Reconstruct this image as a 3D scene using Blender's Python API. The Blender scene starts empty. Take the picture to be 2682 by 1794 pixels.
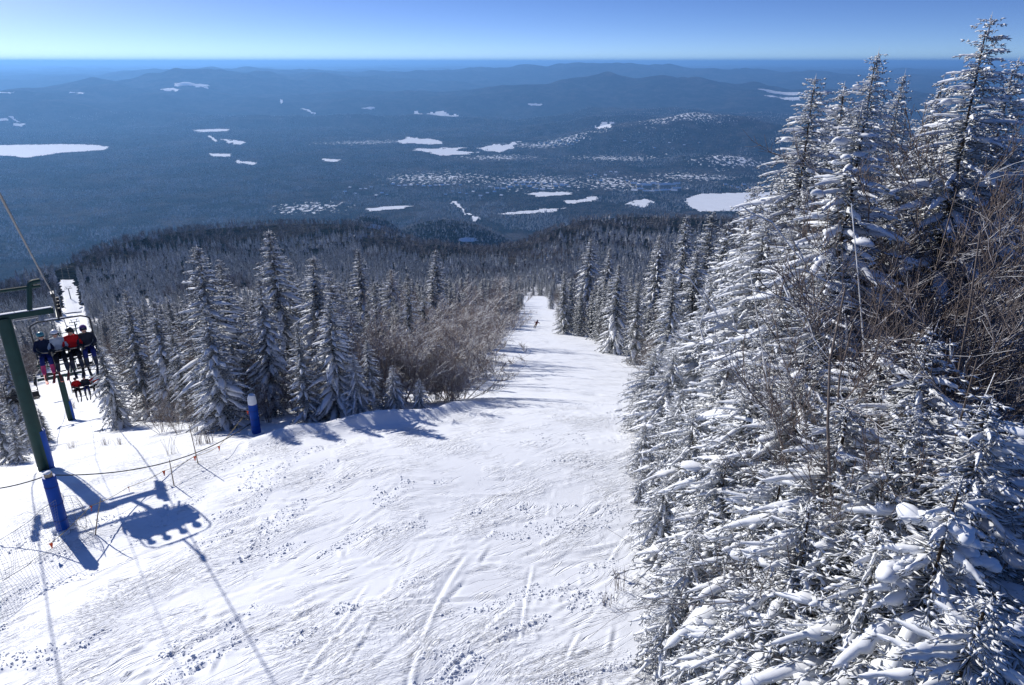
import bpy, bmesh, math, random
import numpy as np
from mathutils import Vector, Matrix

R_ = math.radians
random.seed(7)
rng = np.random.default_rng(7)
sc = bpy.context.scene
COL = sc.collection

# ------------------------------------------------------------------ camera
PITCH = 21.55
FOC = 1862.0 / 2682.0            # focal length in picture widths
cam_d = bpy.data.cameras.new('camera')
cam = bpy.data.objects.new('camera', cam_d)
COL.objects.link(cam)
cam_d.sensor_width = 36.0
cam_d.lens = 36.0 * FOC
cam_d.clip_start = 0.1
cam_d.clip_end = 300000.0
cam.location = (0, 0, 0)
cam.rotation_euler = (R_(90 - PITCH), 0, 0)
sc.camera = cam

# ------------------------------------------------------------------ sky, sun, exposure
SUN_AZ, SUN_EL = -45.0, 27.5      # degrees, from +Y towards +X / above the horizon
sun_vec = Vector((math.sin(R_(SUN_AZ)) * math.cos(R_(SUN_EL)), math.cos(R_(SUN_AZ)) * math.cos(R_(SUN_EL)), math.sin(R_(SUN_EL))))
wd = bpy.data.worlds.new('World')
sc.world = wd
wd.use_nodes = True
wn, wl = wd.node_tree.nodes, wd.node_tree.links
wn.clear()
w_out = wn.new('ShaderNodeOutputWorld')
w_bg = wn.new('ShaderNodeBackground')
w_sky = wn.new('ShaderNodeTexSky')
w_sky.sky_type = 'NISHITA'
w_sky.sun_disc = False
w_sky.sun_elevation = R_(SUN_EL)
w_sky.sun_rotation = R_(SUN_AZ)
w_sky.altitude = 900.0
w_sky.air_density = 1.0
w_sky.dust_density = 0.3
w_sky.ozone_density = 2.0
w_co = wn.new('ShaderNodeTexCoord')
w_sep = wn.new('ShaderNodeSeparateXYZ')
w_mul = wn.new('ShaderNodeMath'); w_mul.operation = 'MULTIPLY_ADD'
w_mul.inputs[1].default_value = 3.4
w_mul.inputs[2].default_value = 0.065
w_cmb = wn.new('ShaderNodeCombineXYZ')
w_nrm = wn.new('ShaderNodeVectorMath'); w_nrm.operation = 'NORMALIZE'
wl.new(w_co.outputs['Generated'], w_sep.inputs[0])
wl.new(w_sep.outputs['X'], w_cmb.inputs['X'])
wl.new(w_sep.outputs['Y'], w_cmb.inputs['Y'])
wl.new(w_sep.outputs['Z'], w_mul.inputs[0])
wl.new(w_mul.outputs[0], w_cmb.inputs['Z'])
wl.new(w_cmb.outputs[0], w_nrm.inputs[0])
wl.new(w_nrm.outputs[0], w_sky.inputs[0])
w_hs = wn.new('ShaderNodeHueSaturation'); w_hs.inputs['Hue'].default_value = .517; w_hs.inputs['Saturation'].default_value = 1.25; w_hs.inputs['Value'].default_value = 1.0
wl.new(w_sky.outputs[0], w_hs.inputs['Color'])
wl.new(w_hs.outputs[0], w_bg.inputs['Color'])
wl.new(w_bg.outputs[0], w_out.inputs['Surface'])
w_bg.inputs['Strength'].default_value = 0.130

sun_d = bpy.data.lights.new('sun', 'SUN')
sun_d.energy = 5.0
sun_d.angle = R_(0.5)
sun_d.color = (1.0, 0.96, 0.90)
sun = bpy.data.objects.new('sun', sun_d)
sun.rotation_euler = sun_vec.to_track_quat('Z', 'Y').to_euler()
COL.objects.link(sun)

sc.view_settings.view_transform = 'Standard'
sc.view_settings.look = 'None'
sc.view_settings.exposure = 0.15
sc.view_settings.gamma = 1.0
sc.cycles.max_bounces = 5
sc.cycles.diffuse_bounces = 3
sc.cycles.glossy_bounces = 2
sc.cycles.transmission_bounces = 2
sc.cycles.volume_bounces = 0
sc.cycles.transparent_max_bounces = 8
sc.cycles.use_denoising = True
sc.cycles.caustics_reflective = False
sc.cycles.caustics_refractive = False

# ------------------------------------------------------------------ small helpers
def tag(o, label, cat=None, group=None, kind=None):
    o['label'] = label
    if cat: o['category'] = cat
    if group: o['group'] = group
    if kind: o['kind'] = kind
    return o

def empty(name, loc, rz=0.0):
    o = bpy.data.objects.new(name, None)
    o.empty_display_size = 0.2
    o.location = loc
    o.rotation_euler = (0, 0, rz)
    COL.objects.link(o)
    return o

def put(name, mesh, parent=None, loc=(0, 0, 0), rz=0.0):
    o = bpy.data.objects.new(name, mesh)
    o.location = loc
    o.rotation_euler = (0, 0, rz)
    if parent: o.parent = parent
    COL.objects.link(o)
    return o

def mesh_np(name, V, F, mat=None, smooth=True):
    """V (n,3); F (m,3) or (m,4) index array."""
    me = bpy.data.meshes.new(name)
    V = np.ascontiguousarray(V, dtype=np.float32)
    F = np.ascontiguousarray(F, dtype=np.int32)
    k = F.shape[1]
    me.vertices.add(len(V)); me.vertices.foreach_set('co', V.ravel())
    me.loops.add(F.size); me.loops.foreach_set('vertex_index', F.ravel())
    me.polygons.add(len(F))
    me.polygons.foreach_set('loop_start', np.arange(0, F.size, k, dtype=np.int32))
    me.polygons.foreach_set('loop_total', np.full(len(F), k, dtype=np.int32))
    me.polygons.foreach_set('use_smooth', np.full(len(F), smooth, dtype=bool))
    me.update(calc_edges=True)
    if mat: me.materials.append(mat)
    return me

def hash2(ix, iy, seed):
    h = (ix.astype(np.int64) * 374761393 + iy.astype(np.int64) * 668265263 + seed * 1442695041) & 0xFFFFFFFF
    h = ((h ^ (h >> 13)) * 1274126177) & 0xFFFFFFFF
    h = h ^ (h >> 16)
    return h.astype(np.float64) / 4294967295.0

def perlin(x, y, seed=0):
    x = np.asarray(x, float); y = np.asarray(y, float)
    ix, iy = np.floor(x), np.floor(y)
    fx, fy = x - ix, y - iy
    def g(dx, dy):
        a = hash2(ix + dx, iy + dy, seed) * 2 * np.pi
        return np.cos(a) * (fx - dx) + np.sin(a) * (fy - dy)
    ux = fx * fx * fx * (fx * (fx * 6 - 15) + 10)
    uy = fy * fy * fy * (fy * (fy * 6 - 15) + 10)
    a = g(0, 0) * (1 - ux) + g(1, 0) * ux
    b = g(0, 1) * (1 - ux) + g(1, 1) * ux
    return (a * (1 - uy) + b * uy) * 1.45

def fbm(x, y, seed=0, octv=4, gain=0.5):
    s, a, t = 0.0, 1.0, 0.0
    for i in range(octv):
        s = s + a * perlin(x * 2 ** i + 13.7 * i, y * 2 ** i - 7.3 * i, seed + i * 17)
        t += a; a *= gain
    return s / t

def sstep(a, b, x):
    t = np.clip((x - a) / (b - a), 0, 1)
    return t * t * (3 - 2 * t)

# photograph directions: (px, py) in a 2344 wide copy of the picture -> a world direction
CT, ST = math.cos(R_(PITCH)), math.sin(R_(PITCH))
def ray(px, py):
    u = (px * 2682 / 2344 - 1341) / 1862.0
    v = (py * 2682 / 2344 - 897) / 1862.0
    return np.array([u, CT - v * ST, -ST - v * CT])

# ------------------------------------------------------------------ terrain height
_pr = [0, 10, 20, 24, 29, 35, 45, 60, 85, 113, 200, 350, 420]
_pz = [-10, -11, -12, -12.65, -14.3, -16.9, -20.9, -26.2, -34, -42.6, -69, -112, -130]
_tr = np.linspace(0, 420, 4201)
_tz = np.interp(_tr, _pr, _pz)
_k = np.exp(-np.linspace(-2.2, 2.2, 61) ** 2); _k /= _k.sum()
_tz = np.convolve(np.pad(_tz, 30, mode='edge'), _k, mode='valid')

# the shoulder of the mountain, where the slope rolls over into the valley
_ridge_px = [(-500, 700), (0, 640), (130, 592), (200, 560), (300, 530), (400, 513), (520, 505), (640, 497), (800, 498), (880, 512),
             (960, 540), (1100, 556), (1180, 548), (1250, 517), (1330, 490), (1450, 483), (1600, 487), (1700, 487), (2000, 480), (2344, 480), (2900, 500)]
_ridge_az, _ridge_tan = [], []
for _p in _ridge_px:
    _d = ray(*_p)
    _ridge_az.append(math.degrees(math.atan2(_d[0], _d[1])))
    _ridge_tan.append(-_d[2] / math.hypot(_d[0], _d[1]))
_ridge_R = np.interp(_ridge_az, [-45, -34, -28, -18, -8, -4, 2, 8, 20, 45], [480, 520, 700, 850, 720, 640, 680, 900, 950, 950])

HILLS = [(12.2, 5400, 185, 800, 520), (-15.2, 12300, 230, 2600, 1500), (-28.3, 10500, 250, 1900, 1200), (-22.0, 11500, 170, 1500, 900),
         (7.5, 9700, 210, 2400, 1100), (17.1, 6900, 195, 1500, 800), (15.0, 4350, 70, 420, 260), (4.0, 6400, 60, 900, 500),
         (0.5, 4500, 45, 500, 250), (-5.0, 9300, 140, 2500, 900), (25, 5200, 160, 1200, 700), (-35, 9000, 200, 2000, 1100), (-8, 7200, 70, 900, 450), (-19, 7600, 80, 1100, 500), (9, 7600, 80, 900, 400),
         (27, 9500, 220, 3000, 1300), (-7.0, 14500, 180, 3500, 1500), (3.0, 16000, 180, 3000, 1300), (-24, 15500, 170, 3000, 1300), (18, 15000, 190, 3500, 1600)]
LAKES = [(-41.0, 6150, 1000, 700), (-33.5, 6250, 750, 500), (16.8, 3500, 330, 280), (21.0, 3550, 330, 300)]

def height(x, y):
    x = np.asarray(x, float); y = np.asarray(y, float)
    r = np.hypot(x, y) + 1e-6
    az = np.degrees(np.arctan2(x, y))
    zn = np.interp(np.minimum(r, 420), _tr, _tz)
    RR = np.interp(az, _ridge_az, _ridge_R)
    TT = np.interp(az, _ridge_az, _ridge_tan)
    zr = -RR * TT - 7.0
    t = np.clip((r - 350) / np.maximum(RR - 350, 1), 0, 1)
    zmid = -112 + (zr + 112) * (1 - (1 - t) ** 1.6)
    roll = 5.0 * fbm(x / 90, y / 90, 3, 3) + 9 * fbm(x / 260, y / 260, 5, 2)
    zmid = zmid + roll * sstep(0, .3, t) * (1 - sstep(.75, 1, t))
    # beyond the shoulder
    left = sstep(-14, -24, az)
    e = r - RR
    zo = zr - 0.30 * e - 0.10 * e * sstep(0, 500, e)
    zo = np.maximum(zo, -612)
    # a wooded knoll in the hollow straight below
    kx, ky = 1560 * math.sin(R_(-5.5)), 1560 * math.cos(R_(-5.5))
    kn = np.exp(-(((x - kx) / 300) ** 2 + ((y - ky) / 260) ** 2))
    zo = np.maximum(zo, -560 + 235 * kn)
    kx, ky = 1500 * math.sin(R_(-11.5)), 1500 * math.cos(R_(-11.5))
    kn = np.exp(-(((x - kx) / 170) ** 2 + ((y - ky) / 200) ** 2))
    zo = np.maximum(zo, -560 + 262 * kn)
    valley = -612 + 20 * fbm(x / 900, y / 900, 11, 3) * sstep(2200, 3600, r)
    valley = valley + 125 * fbm(x / 1400, y / 850, 21, 4) * sstep(4300, 6500, r)
    valley = valley + 370 * sstep(6500, 21000, r) + 70 * sstep(22000, 70000, r) + 95 * fbm(x / 3800, y / 2100, 31, 4) * sstep(8500, 14000, r) + 110 * fbm(x / 16000, y / 9000, 35, 3) * sstep(24000, 50000, r)
    for a, d, h, wa, wr in HILLS:
        ca, sa = math.cos(R_(a)), math.sin(R_(a))
        uu, vv = (x - d * sa) * ca - (y - d * ca) * sa, (x - d * sa) * sa + (y - d * ca) * ca
        q = (uu / wa) ** 2 + (vv / wr) ** 2
        valley = valley + h * np.exp(-q) * (1 + .25 * fbm(x / 500, y / 500, 41, 2))
    for a, d, wa, wr in LAKES:
        ca, sa = math.cos(R_(a)), math.sin(R_(a))
        uu, vv = (x - d * sa) * ca - (y - d * ca) * sa, (x - d * sa) * sa + (y - d * ca) * ca
        w = np.exp(-((uu / wa) ** 4 + (vv / wr) ** 4) * .6)
        valley = valley * (1 - w) - 612 * w
    zo = np.maximum(zo, np.where(r > 2000, valley, -612))
    z = np.where(r < 350, zn, np.where(r < RR, zmid, zo))
    return z

def hit(px, py, tmin=8.0, tmax=30000.0, n=6000):
    d = ray(px, py)
    t = tmin * (tmax / tmin) ** np.linspace(0, 1, n)
    z = height(d[0] * t, d[1] * t)
    below = d[2] * t < z
    i = int(np.argmax(below)) if below.any() else n - 1
    return np.array([d[0] * t[i], d[1] * t[i], z[i]])

# the open piste and the lift cut, on the ground
LIFT_AZ = -32.8
LD = np.array([math.sin(R_(LIFT_AZ)), math.cos(R_(LIFT_AZ))])       # downhill along the lift
LR = np.array([LD[1], -LD[0]])                                       # to the right of it
T1 = np.array([-17.65, 23.25])                                       # nearest tower mast
PISTE_L = [(-60, 4), (-16, 10), (-13.5, 18), (-9.6, 22.6), (-6.5, 24.2), (-3, 26), (-1.8, 29), (-2.2, 36), (-2.8, 56), (-2.8, 80), (-1.2, 113), (.8, 145), (4.2, 200), (6.5, 280), (8, 330)]
PISTE_R = [(2.2, 4), (2.6, 10), (3.0, 14), (3.6, 18.5), (5.4, 30), (6.2, 34), (8.0, 45), (11.2, 57), (14.2, 73), (11.6, 86), (7.6, 112), (9.6, 150), (12.8, 210), (14.5, 280), (15.5, 330)]
def on_piste(x, y, margin=0.0):
    l = np.interp(y, [p[1] for p in PISTE_L], [p[0] for p in PISTE_L])
    r = np.interp(y, [p[1] for p in PISTE_R], [p[0] for p in PISTE_R])
    return (x > l - margin) & (x < r + margin) & (y < 338)
def lift_sd(x, y):
    dx, dy = x - T1[0], y - T1[1]
    return dx * LR[0] + dy * LR[1], dx * LD[0] + dy * LD[1]
def in_cut(x, y, half=5.6):
    a, s = lift_sd(x, y)
    return (np.abs(a) < half + 4 * sstep(25, 0, s)) & (s > -30) & (s < 560)

_tg = np.random.default_rng(404)
TRACKS = []
for _i in range(200):
    _az, _r = math.radians(_tg.uniform(-50, 14)), 9 * (30 / 9) ** _tg.random()
    _px, _py = _r * math.sin(_az), _r * math.cos(_az)
    _dir = math.radians(_tg.normal(55, 20)); _R = _tg.choice([-1, 1]) * 7 * (60 / 7) ** _tg.random()
    # centre of the turn lies square to the heading
    TRACKS.append((_px + _R * math.cos(_dir), _py - _R * math.sin(_dir), abs(_R), math.atan2(_py - (_py - _R * math.sin(_dir)), _px - (_px + _R * math.cos(_dir))), _tg.uniform(1.2, 6.0), _tg.uniform(.03, .06), _tg.uniform(.6, 1.7)))
def tracks(x, y):
    x = np.asarray(x, float); y = np.asarray(y, float)
    out = np.zeros(x.shape)
    for cx, cy, R, a0, L, w, k in TRACKS:
        d = np.hypot(x - cx, y - cy) - R
        q = np.abs(d) < 5 * w
        if not q.any(): continue
        d = d[q]
        da = (np.arctan2(y[q] - cy, x[q] - cx) - a0 + np.pi) % (2 * np.pi) - np.pi
        win = 1 - sstep(.75, 1.0, np.abs(da) * R / L)
        brk = sstep(-.25, .30, perlin(da * R / .9, 0 * da + cx, 88))
        g0 = np.exp(-(d / w) ** 2)
        lip = np.exp(-((d + 1.9 * w) / w) ** 2)
        out[q] += win * brk * k * (-.020 * g0 + .020 * lip)
    return np.clip(out, -.030, .034)

def micro(x, y):
    """small relief of the skied snow, metres"""
    r = np.hypot(x, y)
    near = 1 - sstep(60, 140, r)
    wx = x + .8 * perlin(x / 7, y / 7, 71); wy = y + .8 * perlin(x / 7 + 9, y / 7, 72)
    a = R_(52) + 0.30 * perlin(x / 11, y / 11, 73)
    u = wx * np.sin(a) + wy * np.cos(a)
    v = wx * np.cos(a) - wy * np.sin(a)
    a2 = R_(78) + .35 * perlin(x / 13 + 3, y / 13, 83)
    u2 = wx * np.sin(a2) + wy * np.cos(a2); v2 = wx * np.cos(a2) - wy * np.sin(a2)
    big = 0.035 * perlin(u / 5.5, v / 1.9, 74) + .05 * perlin(u / 3.5 + 3, v / 2.6, 87) + .16 * perlin(x / 9, y / 9, 76)
    r1 = 1 - np.abs(perlin(u / 4.5, v / 0.55, 75)) * 3
    r2 = 1 - np.abs(perlin(u / 3.0 + 5, v / 0.30, 77)) * 3
    r3 = 1 - np.abs(perlin(u2 / 5.0 + 5, v2 / 0.60, 84)) * 4
    m = sstep(-.25, .35, perlin(x / 4.5, y / 4.5, 78))
    m2 = sstep(.05, .5, perlin(x / 3.1 + 7, y / 3.1, 86))
    tr = .010 * np.maximum(r1, 0) ** 1.5 * m * m2 + 0.008 * np.maximum(r2, 0) ** 1.5 * m2 + tracks(x, y)
    ch = sstep(.25, .6, perlin(x / .19, y / .19, 79)) * sstep(.0, .45, perlin(u / 3.4, v / .8, 80)) * .028
    # a blown bank along the crest below the wood
    yc = np.interp(x, [-10.5, -9.6, -6.5, -3, -1.6], [22.0, 22.6, 24.2, 26, 28])
    bank = .50 * np.exp(-((y - yc + .2) / .75) ** 2) * sstep(-10.5, -8, x) * (1 - sstep(-2.6, -.6, x)) * (.75 + .6 * perlin(x / 1.7, y / 2.4, 85))
    big = big + bank
    return (big + tr + ch) * near

# ------------------------------------------------------------------ materials
def new_mat(name):
    m = bpy.data.materials.new(name)
    m.use_nodes = True
    nt = m.node_tree
    b = nt.nodes['Principled BSDF']
    b.inputs['Roughness'].default_value = .8
    if 'Specular IOR Level' in b.inputs: b.inputs['Specular IOR Level'].default_value = .25
    return m, nt, b

def N(nt, t, **kw):
    n = nt.nodes.new(t)
    for k, v in kw.items(): setattr(n, k, v)
    return n

def plain(name, col, rough=.6, metal=0.0, var=.12, scale=6.0, spec=.3):
    m, nt, b = new_mat(name)
    b.inputs['Roughness'].default_value = rough
    b.inputs['Metallic'].default_value = metal
    b.inputs['Specular IOR Level'].default_value = spec
    co = N(nt, 'ShaderNodeTexCoord')
    no = N(nt, 'ShaderNodeTexNoise'); no.inputs['Scale'].default_value = scale; no.inputs['Detail'].default_value = 5
    ra = N(nt, 'ShaderNodeMapRange'); ra.inputs[1].default_value = .3; ra.inputs[2].default_value = .7
    ra.inputs[3].default_value = 1 - var; ra.inputs[4].default_value = 1 + var
    mx = N(nt, 'ShaderNodeMix', data_type='RGBA', blend_type='MULTIPLY')
    mx.inputs[0].default_value = 1.0
    mx.inputs[6].default_value = (*col, 1)
    nt.links.new(co.outputs['Object'], no.inputs['Vector'])
    nt.links.new(no.outputs['Fac'], ra.inputs[0])
    cr = N(nt, 'ShaderNodeCombineColor')
    for i in range(3): nt.links.new(ra.outputs[0], cr.inputs[i])
    nt.links.new(cr.outputs[0], mx.inputs[7])
    nt.links.new(mx.outputs[2], b.inputs['Base Color'])
    return m

SNOW = (.81, .83, .86)

def snowy(name, col_a, col_b, lo, hi, nscale=5.0, namp=.9, rough=.85, transl=0.0, frost=0.0):
    """a thing of two tones that carries snow where it faces up"""
    m, nt, b = new_mat(name)
    L = nt.links
    b.inputs['Roughness'].default_value = rough
    b.inputs['Specular IOR Level'].default_value = .1
    geo = N(nt, 'ShaderNodeNewGeometry')
    sep = N(nt, 'ShaderNodeSeparateXYZ'); L.new(geo.outputs['Normal'], sep.inputs[0])
    co = N(nt, 'ShaderNodeTexCoord')
    oi = N(nt, 'ShaderNodeObjectInfo')
    no = N(nt, 'ShaderNodeTexNoise'); no.inputs['Scale'].default_value = nscale; no.inputs['Detail'].default_value = 3
    L.new(co.outputs['Object'], no.inputs['Vector'])
    add = N(nt, 'ShaderNodeMath', operation='MULTIPLY_ADD'); add.inputs[1].default_value = namp
    L.new(no.outputs['Fac'], add.inputs[0]); L.new(sep.outputs['Z'], add.inputs[2])
    mr = N(nt, 'ShaderNodeMapRange', interpolation_type='SMOOTHSTEP')
    mr.inputs[1].default_value = lo + namp * .5; mr.inputs[2].default_value = hi + namp * .5
    mr.inputs[3].default_value = frost
    L.new(add.outputs[0], mr.inputs[0])
    n2 = N(nt, 'ShaderNodeTexNoise'); n2.inputs['Scale'].default_value = nscale * .35
    L.new(co.outputs['Object'], n2.inputs['Vector'])
    m1 = N(nt, 'ShaderNodeMix', data_type='RGBA'); m1.inputs[6].default_value = (*col_a, 1); m1.inputs[7].default_value = (*col_b, 1)
    ad2 = N(nt, 'ShaderNodeMath', operation='MULTIPLY_ADD', use_clamp=True); ad2.inputs[1].default_value = .7
    sub = N(nt, 'ShaderNodeMath', operation='SUBTRACT'); sub.inputs[1].default_value = .35
    L.new(n2.outputs['Fac'], sub.inputs[0]); L.new(oi.outputs['Random'], ad2.inputs[0]); L.new(sub.outputs[0], ad2.inputs[2])
    L.new(ad2.outputs[0], m1.inputs[0])
    m2 = N(nt, 'ShaderNodeMix', data_type='RGBA'); m2.inputs[7].default_value = (*SNOW, 1)
    L.new(mr.outputs[0], m2.inputs[0]); L.new(m1.outputs[2], m2.inputs[6])
    L.new(m2.outputs[2], b.inputs['Base Color'])
    if transl > 0:
        tr = N(nt, 'ShaderNodeBsdfTranslucent'); L.new(m2.outputs[2], tr.inputs['Color'])
        ms = N(nt, 'ShaderNodeMixShader'); ms.inputs[0].default_value = transl
        out = nt.nodes['Material Output']
        L.new(b.outputs[0], ms.inputs[1]); L.new(tr.outputs[0], ms.inputs[2]); L.new(ms.outputs[0], out.inputs['Surface'])
    return m

def snow_material(name, bump=.5):
    m, nt, b = new_mat(name)
    L = nt.links
    b.inputs['Roughness'].default_value = .55
    b.inputs['Specular IOR Level'].default_value = .2
    co = N(nt, 'ShaderNodeTexCoord')
    # base colour: snow, with leaf litter and undergrowth showing in the woods
    at = N(nt, 'ShaderNodeAttribute', attribute_name='wood')
    n1 = N(nt, 'ShaderNodeTexNoise'); n1.inputs['Scale'].default_value = .55; n1.inputs['Detail'].default_value = 6
    L.new(co.outputs['Object'], n1.inputs['Vector'])
    mr = N(nt, 'ShaderNodeMapRange'); mr.inputs[1].default_value = .42; mr.inputs[2].default_value = .62
    L.new(n1.outputs['Fac'], mr.inputs[0])
    mu = N(nt, 'ShaderNodeMath', operation='MULTIPLY', use_clamp=True)
    L.new(mr.outputs[0], mu.inputs[0]); L.new(at.outputs['Fac'], mu.inputs[1])
    mx = N(nt, 'ShaderNodeMix', data_type='RGBA'); mx.inputs[6].default_value = (*SNOW, 1); mx.inputs[7].default_value = (.10, .085, .07, 1)
    L.new(mu.outputs[0], mx.inputs[0])
    L.new(mx.outputs[2], b.inputs['Base Color'])
    # relief: scraped tracks across the slope, crumbs, grain
    mp = N(nt, 'ShaderNodeMapping'); mp.inputs['Rotation'].default_value = (0, 0, R_(-38)); 
    L.new(co.outputs['Object'], mp.inputs['Vector'])
    wv = N(nt, 'ShaderNodeTexNoise'); wv.inputs['Scale'].default_value = .35
    L.new(co.outputs['Object'], wv.inputs['Vector'])
    dm = N(nt, 'ShaderNodeVectorMath', operation='MULTIPLY_ADD'); dm.inputs[1].default_value = (1.6, 1.6, 0)
    L.new(wv.outputs['Color'], dm.inputs[0]); L.new(mp.outputs[0], dm.inputs[2])
    sc1 = N(nt, 'ShaderNodeVectorMath', operation='MULTIPLY'); sc1.inputs[1].default_value = (.8, 7.5, 1)
    L.new(dm.outputs[0], sc1.inputs[0])
    t1 = N(nt, 'ShaderNodeTexNoise'); t1.inputs['Scale'].default_value = 1.0; t1.inputs['Detail'].default_value = 4; t1.inputs['Roughness'].default_value = .6
    L.new(sc1.outputs[0], t1.inputs['Vector'])
    sc2 = N(nt, 'ShaderNodeVectorMath', operation='MULTIPLY'); sc2.inputs[1].default_value = (9, 17, 9)
    L.new(dm.outputs[0], sc2.inputs[0])
    t2 = N(nt, 'ShaderNodeTexNoise'); t2.inputs['Scale'].default_value = 1.0; t2.inputs['Detail'].default_value = 5; t2.inputs['Roughness'].default_value = .62
    L.new(sc2.outputs[0], t2.inputs['Vector'])
    r2 = N(nt, 'ShaderNodeMapRange'); r2.inputs[1].default_value = .50; r2.inputs[2].default_value = .72; r2.inputs[4].default_value = 1.0
    L.new(t2.outputs['Fac'], r2.inputs[0])
    t3 = N(nt, 'ShaderNodeTexNoise'); t3.inputs['Scale'].default_value = .5; t3.inputs['Detail'].default_value = 3
    L.new(dm.outputs[0], t3.inputs['Vector'])
    r3 = N(nt, 'ShaderNodeMapRange'); r3.inputs[1].default_value = .46; r3.inputs[2].default_value = .66
    L.new(t3.outputs['Fac'], r3.inputs[0])
    ml = N(nt, 'ShaderNodeMath', operation='MULTIPLY'); L.new(r2.outputs[0], ml.inputs[0]); L.new(r3.outputs[0], ml.inputs[1])
    mt = N(nt, 'ShaderNodeMath', operation='MULTIPLY'); L.new(t1.outputs['Fac'], mt.inputs[0]); L.new(r3.outputs[0], mt.inputs[1])
    # thin edge scratches
    sc4 = N(nt, 'ShaderNodeVectorMath', operation='MULTIPLY'); sc4.inputs[1].default_value = (.42, 5.2, 1)
    L.new(dm.outputs[0], sc4.inputs[0])
    t4 = N(nt, 'ShaderNodeTexNoise'); t4.inputs['Scale'].default_value = 1.0; t4.inputs['Detail'].default_value = 2
    L.new(sc4.outputs[0], t4.inputs['Vector'])
    s4 = N(nt, 'ShaderNodeMath', operation='SUBTRACT'); s4.inputs[1].default_value = .5; L.new(t4.outputs['Fac'], s4.inputs[0])
    a4 = N(nt, 'ShaderNodeMath', operation='ABSOLUTE'); L.new(s4.outputs[0], a4.inputs[0])
    r4 = N(nt, 'ShaderNodeMapRange'); r4.inputs[1].default_value = 0.0; r4.inputs[2].default_value = .022; r4.inputs[3].default_value = 0.0; r4.inputs[4].default_value = 1.0
    L.new(a4.outputs[0], r4.inputs[0])
    t5 = N(nt, 'ShaderNodeTexNoise'); t5.inputs['Scale'].default_value = .9; t5.inputs['Detail'].default_value = 2
    L.new(co.outputs['Object'], t5.inputs['Vector'])
    r5 = N(nt, 'ShaderNodeMapRange'); r5.inputs[1].default_value = .45; r5.inputs[2].default_value = .60
    L.new(t5.outputs['Fac'], r5.inputs[0])
    m4 = N(nt, 'ShaderNodeMix', data_type='FLOAT'); m4.inputs[2].default_value = 1.0
    L.new(r5.outputs[0], m4.inputs[0]); L.new(r4.outputs[0], m4.inputs[3])
    b0 = N(nt, 'ShaderNodeBump'); b0.inputs['Strength'].default_value = .75; b0.inputs['Distance'].default_value = .035
    L.new(m4.outputs[0], b0.inputs['Height'])
    b1 = N(nt, 'ShaderNodeBump'); b1.inputs['Strength'].default_value = bump; b1.inputs['Distance'].default_value = .10
    L.new(mt.outputs[0], b1.inputs['Height']); L.new(b0.outputs[0], b1.inputs['Normal'])
    b2 = N(nt, 'ShaderNodeBump'); b2.inputs['Strength'].default_value = bump; b2.inputs['Distance'].default_value = .055
    L.new(ml.outputs[0], b2.inputs['Height']); L.new(b1.outputs[0], b2.inputs['Normal'])
    L.new(b2.outputs[0], b.inputs['Normal'])
    return m

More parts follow.
